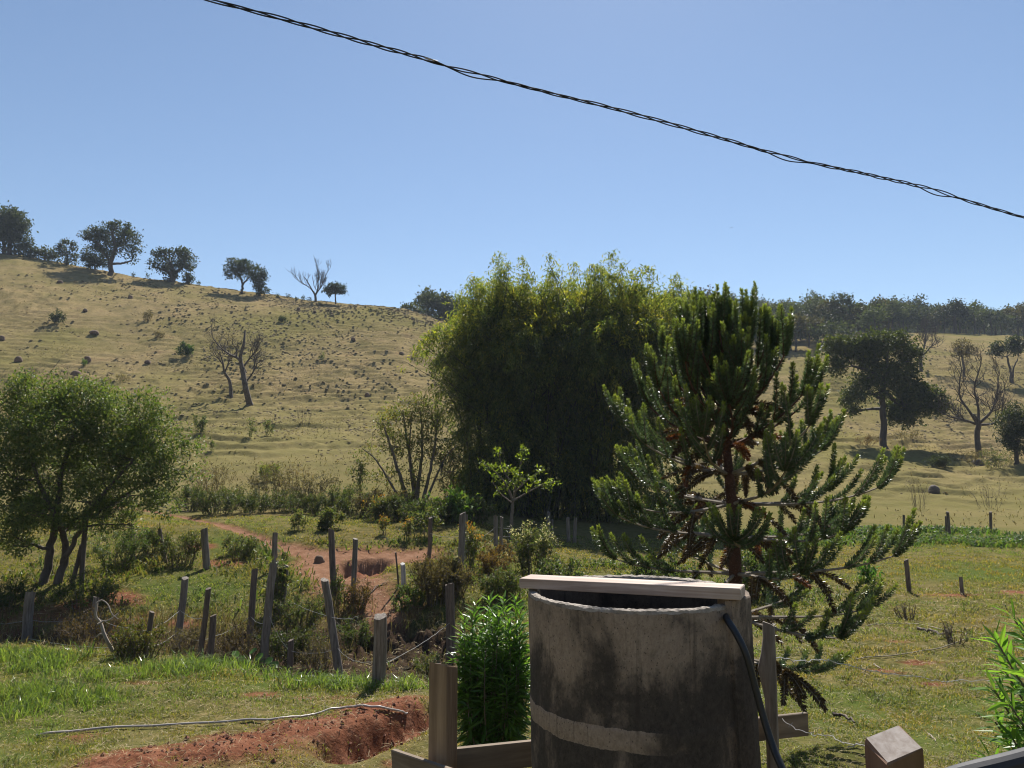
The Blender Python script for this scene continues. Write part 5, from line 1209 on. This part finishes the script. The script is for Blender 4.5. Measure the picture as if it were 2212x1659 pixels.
# ---------------------------------------------------------------- birds
def bird(px, py, d, label, size, perched=True):
    p = at(px, py, d); mb = MB()
    if perched:
        P = spline([(.0, 0, -.5), (.02, 0, -.2), (.05, 0, .0), (.08, 0, .2), (.06, -.05, .36), (.05, -.2, .36)], 24) * size
        tube(mb, P, np.interp(np.linspace(0, 1, 24), [0, .2, .45, .65, .74, .85, .93, 1], np.array([.03, .07, .14, .1, .075, .09, .04, .01]) * size), 10)
    else:
        tube(mb, spline([(0, -.3, 0), (0, 0, .02), (0, .3, 0)], 12) * size, np.interp(np.linspace(0, 1, 12), [0, .4, 1], np.array([.02, .08, .02]) * size), 8)
        for sg in (-1, 1): leaves(mb, [(0, 0, 0), (0, 0, -.004)], [(sg, -.1, .25)] * 2, .6 * size, .22 * size)
    tag(mb.build('bird', M['bird'], loc=p, smooth=True), label, 'bird')
bird(954, 1007, 33.0, 'black bird perched on a bare twig left of the bamboo', .42)
bird(1580, 492, 90, 'tiny dark bird flying in the empty blue sky', .32, False)
mb = MB(); tube(mb, spline([at(938, 1012, 33.2), at(955, 1019, 33), at(985, 1018, 33.1)], 8), .012, 5); tag(mb.build('twig', M['twig']), 'bare twig under the perched black bird', 'twig')

# ---------------------------------------------------------------- masses: grass, hummocks, forest, weeds
def grass(name, label, n, d0, d1, azr, hgt, wid, m, cond, seed, bend=.45, blades=1, spread=.02, kind='stuff', tints=None):
    rng = np.random.default_rng(seed); u = rng.uniform(*azr, n); d = np.exp(rng.uniform(math.log(d0), math.log(d1), n)); x = u * d; y = d
    h, dirt, lush, mud = terrain(x, y); keep = rng.random(n) < cond(x, y, dirt, lush, mud)
    x, y, h, lush = x[keep], y[keep], h[keep], lush[keep]; n = len(x)
    if blades > 1:
        k = np.repeat(np.arange(n), blades); ht = rng.uniform(.6, 1.2, n)[k]; sd = spread * np.clip(y[k] / 10, .7, 2)
        x = x[k] + rng.normal(0, 1, len(k)) * sd; y = y[k] + rng.normal(0, 1, len(k)) * sd; h = h[k]; lush = lush[k]; n = len(k)
    else: ht = np.ones(n)
    H = hgt * rng.uniform(.45, 1.25, n) * ht * np.clip(y / 10, .8, 1.35 if kind == 'stuff' and name == 'grass' else 2.2); W = wid * np.clip(y / 10, .7, 3.0) * rng.uniform(.7, 1.2, n)
    a = rng.uniform(0, 2 * pi, n); lean = bend * rng.uniform(.3, 1.6, n); dx, dy = np.cos(a) * lean, np.sin(a) * lean; b = rng.uniform(0, 2 * pi, n); sx, sy = np.cos(b), np.sin(b)
    P0 = np.c_[x, y, h - .01]; P1 = P0 + np.c_[dx * H * .35, dy * H * .35, H * .62]; P2 = P0 + np.c_[dx * H * 1.0, dy * H * 1.0, H * (1 - .35 * np.minimum(lean, 1.2))]
    S = np.c_[sx, sy, 0 * sx] * W[:, None] * .5
    V = np.stack([P0 - S, P0 + S, P1 + S * .8, P1 - S * .8, P2], 1).reshape(-1, 3); o = np.arange(n)[:, None] * 5
    tt = rng.uniform(.75, 1.25, (n, 1)) * np.ones(3)
    if tints is not None:
        pt = np.clip(fbm(x * .8, y * .8, 77) * 2.2 - .65, 0, 1)[:, None]; tt = tt * (np.asarray(tints[0]) * (1 - pt) + np.asarray(tints[1]) * pt)
    mb = MB(); mb.add(V, o + [0, 1, 2, 3], 0, np.repeat(tt, 5, 0)); mb.f.append(o + [3, 2, 4]); mb.mi.append(np.zeros(n, np.int32))
    return tag(mb.build(name, M[m]), label, kind=kind)
grass('grass', 'short mixed green and straw grass over the near ground', 520000, 5.5, 30, (-.72, .76), .06, .009, 'grass', lambda x, y, dr, lu, mu: np.clip(1 - dr * 1.05, 0, 1) * np.clip(1 - mu, 0, 1) * np.clip(fbm(x * 2.4, y * 2.4, 61) * 3.4 - 1.15, .04, 1), 1, bend=.9, tints=((.95, 1.1, .9), (1.4, 1.05, .8)))
grass('tall_grass', 'long bright green arching grass along the near fence line', 26000, 7.5, 14.5, (-.75, .02), .2, .012, 'lush', lambda x, y, dr, lu, mu: (lu > .42) * (1 - dr) * np.clip(fbm(x * 1.3, y * 1.3, 62) * 3.4 - 1.45, 0, 1) * .3 * (y < 13.9), 2, bend=.9, blades=9, spread=.05)
grass('weeds', 'scattered broad leaved weed tufts on the near grass', 8000, 6, 19, (-.7, .75), .12, .013, 'weed', lambda x, y, dr, lu, mu: (1 - dr) * np.clip(fbm(x * 1.1, y * 1.1, 63) * 3 - 1.5, 0, 1) * .35, 3, bend=1.1, blades=10, spread=.05)
grass('ditch_weeds', 'dense green weeds along the wet ditch at right', 22000, 26, 42, (.28, .75), .12, .025, 'weed', lambda x, y, dr, lu, mu: np.clip(lu * 1.5 - .45, 0, 1) * np.clip(fbm(x * .5, y * .9, 66) * 3.4 - 1.2, 0, 1), 4, bend=.9, blades=5, spread=.1, tints=((.85, 1.15, .8), (.9, 1.1, .8)))
grass('dry_weeds', 'brown weed stalks filling the gully and its banks', 26000, 11, 20, (-.72, .02), .24, .009, 'scrub', lambda x, y, dr, lu, mu: np.clip((-3.3 - terrain(x, y)[0]) * 2.2, 0, 1) * .4 * (1 - mu) * np.clip(fbm(x, y, 65) * 3 - 1, 0, 1), 5, bend=.5, blades=6, spread=.08)
grass('bank_weeds', 'leafy ground weeds over the far bank and its shade', 7000, 17, 24, (-.7, .4), .13, .02, 'weed', lambda x, y, dr, lu, mu: (1 - dr) * np.clip(fbm(x * .7, y * .7, 64) * 4 - 2.2, 0, 1) * .7, 6, bend=1.0, blades=6, spread=.1, tints=((.8, .95, .75), (1.1, 1, .7)))

def litter():
    rng = np.random.default_rng(41); n = 42000; u = rng.uniform(-.72, .76, n); d = np.exp(rng.uniform(math.log(5.8), math.log(20), n)); x, y = u * d, d; h, dr, lu, mu = terrain(x, y)
    k = rng.random(n) < .35 + .4 * fbm(x * .8, y * .8, 91); x, y, h = x[k], y[k], h[k]; n = len(x); mb = MB(); f = np.clip(y / 9, .8, 2)
    leaves(mb, np.c_[x, y, h + .02], np.c_[rng.normal(0, 1, (n, 2)), rng.normal(.05, .15, n)], rng.uniform(.05, .17, n) * f, .006 * f, 0, rng.uniform(.6, 1.3, (n, 1)), rng=rng)
    tag(mb.build('straw', M['straw']), 'dry straw and bent stalks strewn over the near ground', kind='stuff')
    mb = MB(); n = 0
    while n < 700:
        i = rng.integers(0, 4); a, b = MOUND[i], MOUND[i + 1]; p = a + (b - a) * rng.random(); x, y = p[0] + rng.normal(0, .38), p[1] + rng.normal(0, .38); z = hz(x, y) if n % 1 == 0 else 0
        r = .006 + .024 * rng.random() ** 4; V = nrm(rng.normal(0, 1, (6, 3))); V = np.array([[1, 0, 0], [0, 1, 0], [-1, 0, 0], [0, -1, 0], [0, 0, .8], [0, 0, -.8]]) * rng.uniform(.6, 1.2, (6, 1)) * r
        a = rng.uniform(0, 6); V = V @ np.array([[cos(a), sin(a), 0], [-sin(a), cos(a), 0], [0, 0, 1]]) + (x, y, z + r * .3)
        mb.add(V, [(0, 1, 4), (1, 2, 4), (2, 3, 4), (3, 0, 4), (1, 0, 5), (2, 1, 5), (3, 2, 5), (0, 3, 5)]); n += 1
    tag(mb.build('rubble', M['clod']), 'crumbled red earth clods over the dug heap', kind='stuff')
litter()
# hill hummocks of dry tussock
def hummocks():
    rng = np.random.default_rng(8); N = 190000; u = rng.uniform(-.72, .8, N); d = np.sqrt(rng.uniform(46 ** 2, 150 ** 2, N)); x, y = u * d, d
    dens = np.clip(fbm(x * .06, y * .06, 71) * 2.6 - .75, .1, 1) * np.clip(fbm(x * .35, y * .35, 72) * 3 - .9, .08, 1) * np.where(u < .05, 1, .6) * (.35 + .65 * np.exp(-((u + .13) / .17) ** 2)); k = rng.random(N) < dens * .8; x, y = x[k], y[k]; n = len(x); h = terrain(x, y)[0]
    W = rng.uniform(.08, .22, n) * np.clip(y / 95, .45, 1); H = W * rng.uniform(.25, .6, n); m = 7; th = np.arange(m) * 2 * pi / m; V = []
    for f, zf in ((1.0, -.15), (.72, .6)):
        r = W[:, None] * f * rng.uniform(.7, 1.3, (n, m)); V.append(np.stack([x[:, None] + r * np.cos(th), y[:, None] + r * np.sin(th), h[:, None] + H[:, None] * zf * rng.uniform(.8, 1.2, (n, m))], -1))
    V.append(np.stack([x + rng.normal(0, .1, n) * W, y, h + H], -1)[:, None])
    V = np.concatenate(V, 1).reshape(-1, 3); o = np.arange(n)[:, None, None] * (2 * m + 1); a = np.arange(m); b = (a + 1) % m
    q = np.stack([a, b, m + b, m + a], -1)[None]; t = np.stack([m + a, m + b, np.full(m, 2 * m)], -1)[None]
    tt = np.repeat(rng.uniform(.6, 1.3, (n, 1)) * np.array([[1, .92, .8]]), 2 * m + 1, 0)
    mb = MB(); mb.add(V, (q + o).reshape(-1, 4), 0, tt); tf = (t + o).reshape(-1, 3); mb.f.append(tf); mb.mi.append(np.zeros(len(tf), np.int32))
    mm, nt, out = mat('dry_tussock'); Nn = NT(nt); c = Nn.ramp(Nn.noise(Nn.mapping((1, 1, 1)), 3, 5), [(.35, (.12, .09, .043)), (.65, (.2, .155, .07))]); c = Nn.mix(1.0, c, Nn.attr('tint', 'Color'), 'MULTIPLY')
    p = Nn('ShaderNodeBsdfPrincipled'); p.inputs['Roughness'].default_value = .95; Nn.link(c, p.inputs['Base Color']); Nn.link(p.outputs[0], out.inputs['Surface'])
    tag(mb.build('tussocks', mm), 'thousands of small dark grass hummocks scattered over the hillside', kind='stuff')
    grass_t = MB(); N = 60000; u = rng.uniform(-.72, .8, N); d = np.sqrt(rng.uniform(34 ** 2, 125 ** 2, N)); x, y = u * d, d; dens = np.clip(fbm(x * .13, y * .13, 73) * 2.6 - 1.05, 0, 1); k = rng.random(N) < dens; x, y = x[k], y[k]; n = len(x); h = terrain(x, y)[0]
    P = np.c_[x, y, h]; leaves(grass_t, P, rng.normal(0, .7, (n, 3)) + (0, 0, .8), rng.uniform(.12, .3, n), .06, 0, rng.uniform(.7, 1.3, (n, 1)) * np.ones(3), rng=rng)
    tag(grass_t.build('dry_grass', M['scrub']), 'thin dry grass tufts on the hill pasture', kind='stuff')
hummocks()

def forest():
    rng = np.random.default_rng(12); lb, tb = MB(), MB(); c = 0
    while c < 1150:
        px = rng.uniform(870, 2480); d = sqrt(rng.uniform(140 ** 2, 330 ** 2))
        edge = np.interp(px, [870, 1000, 1500, 1640, 1790, 1900, 1935, 1960, 2500], [158, 152, 150, 146, 142, 150, 172, 183, 182])
        if d < edge or (px < 960 and d > 200): continue
        near = d < edge + 14
        p = spot(px, d); c += 1
        H = rng.uniform(5.0, 10.0) * (1.2 if rng.random() < .12 else 1) if not near else rng.uniform(5, 9); R = rng.uniform(2.0, 3.9); kind = rng.random()
        tint = np.array([1, 1, 1.]) * rng.uniform(.5, 1.9)
        if kind < .2: tint = np.array([1.9, 1.35, 1.25]) * rng.uniform(.7, 1.15)
        elif kind < .36: tint = np.array([1.5, 1.45, 1.0]) * rng.uniform(.8, 1.2)
        n = 620 if d < 210 else 420; nc = 20; u = nrm(rng.normal(0, 1, (nc, 3))); u[:, 2] = np.abs(u[:, 2]) * 1.0 - .35
        cen = p + (0, 0, H * .62) + u * (R, R, H * .38) * rng.uniform(.75, 1.1, (nc, 1)); k = rng.integers(0, nc, n)
        P = cen[k] + rng.normal(0, .55, (n, 3)); L = rng.uniform(.4, .85, n)
        leaves(lb, P, u[k] * .5 + rng.normal(0, .8, (n, 3)), L, L * .65, 0, tint * rng.uniform(.8, 1.2, nc)[k][:, None], rng=rng)
        if near or rng.random() < .2:
            tube(tb, spline([p - (0, 0, .3), p + (rng.normal(0, .3), 0, H * .4), p + (rng.normal(0, .6), 0, H * .8)], 6), np.linspace(.2, .08, 6), 5, 0, cap=False)
    o = lb
    n0 = len(o.f)
    for f, v in ((tb, 1),):
        off = o.n
        for q in f.f: o.f.append(q + off)
        o.v += f.v; o.mi += [np.ones(len(q), np.int32) for q in f.f]; o.t += f.t; o.n += f.n
    tag(o.build('forest', [M['forest'], M['barkfar']]), 'mixed dark green and brownish woodland covering the far right ridge', kind='stuff')
forest()

# ---------------------------------------------------------------- light, sky, air, camera
w = bpy.data.worlds.new('World'); bpy.context.scene.world = w; w.use_nodes = True; nt = w.node_tree; nt.nodes.clear()
sky = nt.nodes.new('ShaderNodeTexSky'); sky.sky_type = 'NISHITA'; sky.sun_disc = False; sky.sun_elevation = SUN_EL; sky.sun_rotation = SUN_AZ
sky.altitude = 900; sky.air_density = 1.0; sky.dust_density = .3; sky.ozone_density = 1.1
bg = nt.nodes.new('ShaderNodeBackground'); bg.inputs['Strength'].default_value = .058; wo = nt.nodes.new('ShaderNodeOutputWorld')
tn = nt.nodes.new('ShaderNodeMix'); tn.data_type = 'RGBA'; tn.blend_type = 'MULTIPLY'; tn.inputs[0].default_value = 1; tn.inputs[7].default_value = (.91, .965, .985, 1)
nt.links.new(sky.outputs[0], tn.inputs[6]); nt.links.new(tn.outputs[2], bg.inputs[0]); nt.links.new(bg.outputs[0], wo.inputs[0])
sl = bpy.data.lights.new('sun', 'SUN'); sl.energy = 4.2; sl.angle = radians(.53); sl.color = (1, .95, .87)
so = bpy.data.objects.new('sun', sl); C.objects.link(so)
from mathutils import Vector
sd = Vector((sin(SUN_AZ) * cos(SUN_EL), cos(SUN_AZ) * cos(SUN_EL), sin(SUN_EL))); so.rotation_euler = sd.to_track_quat('Z', 'Y').to_euler(); so.location = sd * 50

HAZE = 0.0003
if HAZE:
    mb = MB(); x0, x1, y0, y1, z0, z1 = -760, 760, -760, 760, -60, 130
    zmin = min(float(np.min(TAB)) - 8, -8); z0 = zmin
    V = [(x, y, z) for x in (x0, x1) for y in (y0, y1) for z in (z0, z1)]
    mb.add(V, [(0, 1, 3, 2), (4, 6, 7, 5), (0, 4, 5, 1), (2, 3, 7, 6), (0, 2, 6, 4), (1, 5, 7, 3)])
    hm, nt, out = mat('thin_air_haze'); v = nt.nodes.new('ShaderNodeVolumePrincipled'); v.inputs['Color'].default_value = (.72, .83, 1, 1); v.inputs['Density'].default_value = HAZE; v.inputs['Anisotropy'].default_value = .1
    nt.links.new(v.outputs[0], out.inputs['Volume']); tag(mb.build('haze', hm), 'thin bluish air haze over the valley', kind='stuff')

cd = bpy.data.cameras.new('camera'); co = bpy.data.objects.new('camera', cd); C.objects.link(co)
cd.sensor_width = 36; cd.lens = F / 2212 * 36; cd.clip_start = .05; cd.clip_end = 3000
co.location = (0, 0, 0); co.rotation_euler = (pi / 2 + PITCH, 0, 0)
sc = bpy.context.scene; sc.camera = co
sc.view_settings.view_transform = 'Standard'; sc.view_settings.look = 'None'; sc.view_settings.gamma = 1; sc.view_settings.exposure = 1.1
sc.render.engine = 'CYCLES'
cy = sc.cycles; cy.max_bounces = 6; cy.diffuse_bounces = 3; cy.glossy_bounces = 2; cy.transmission_bounces = 3; cy.volume_bounces = 0; cy.sample_clamp_indirect = 3; cy.sample_clamp_direct = 12; cy.use_denoising = True; cy.filter_width = 1.1
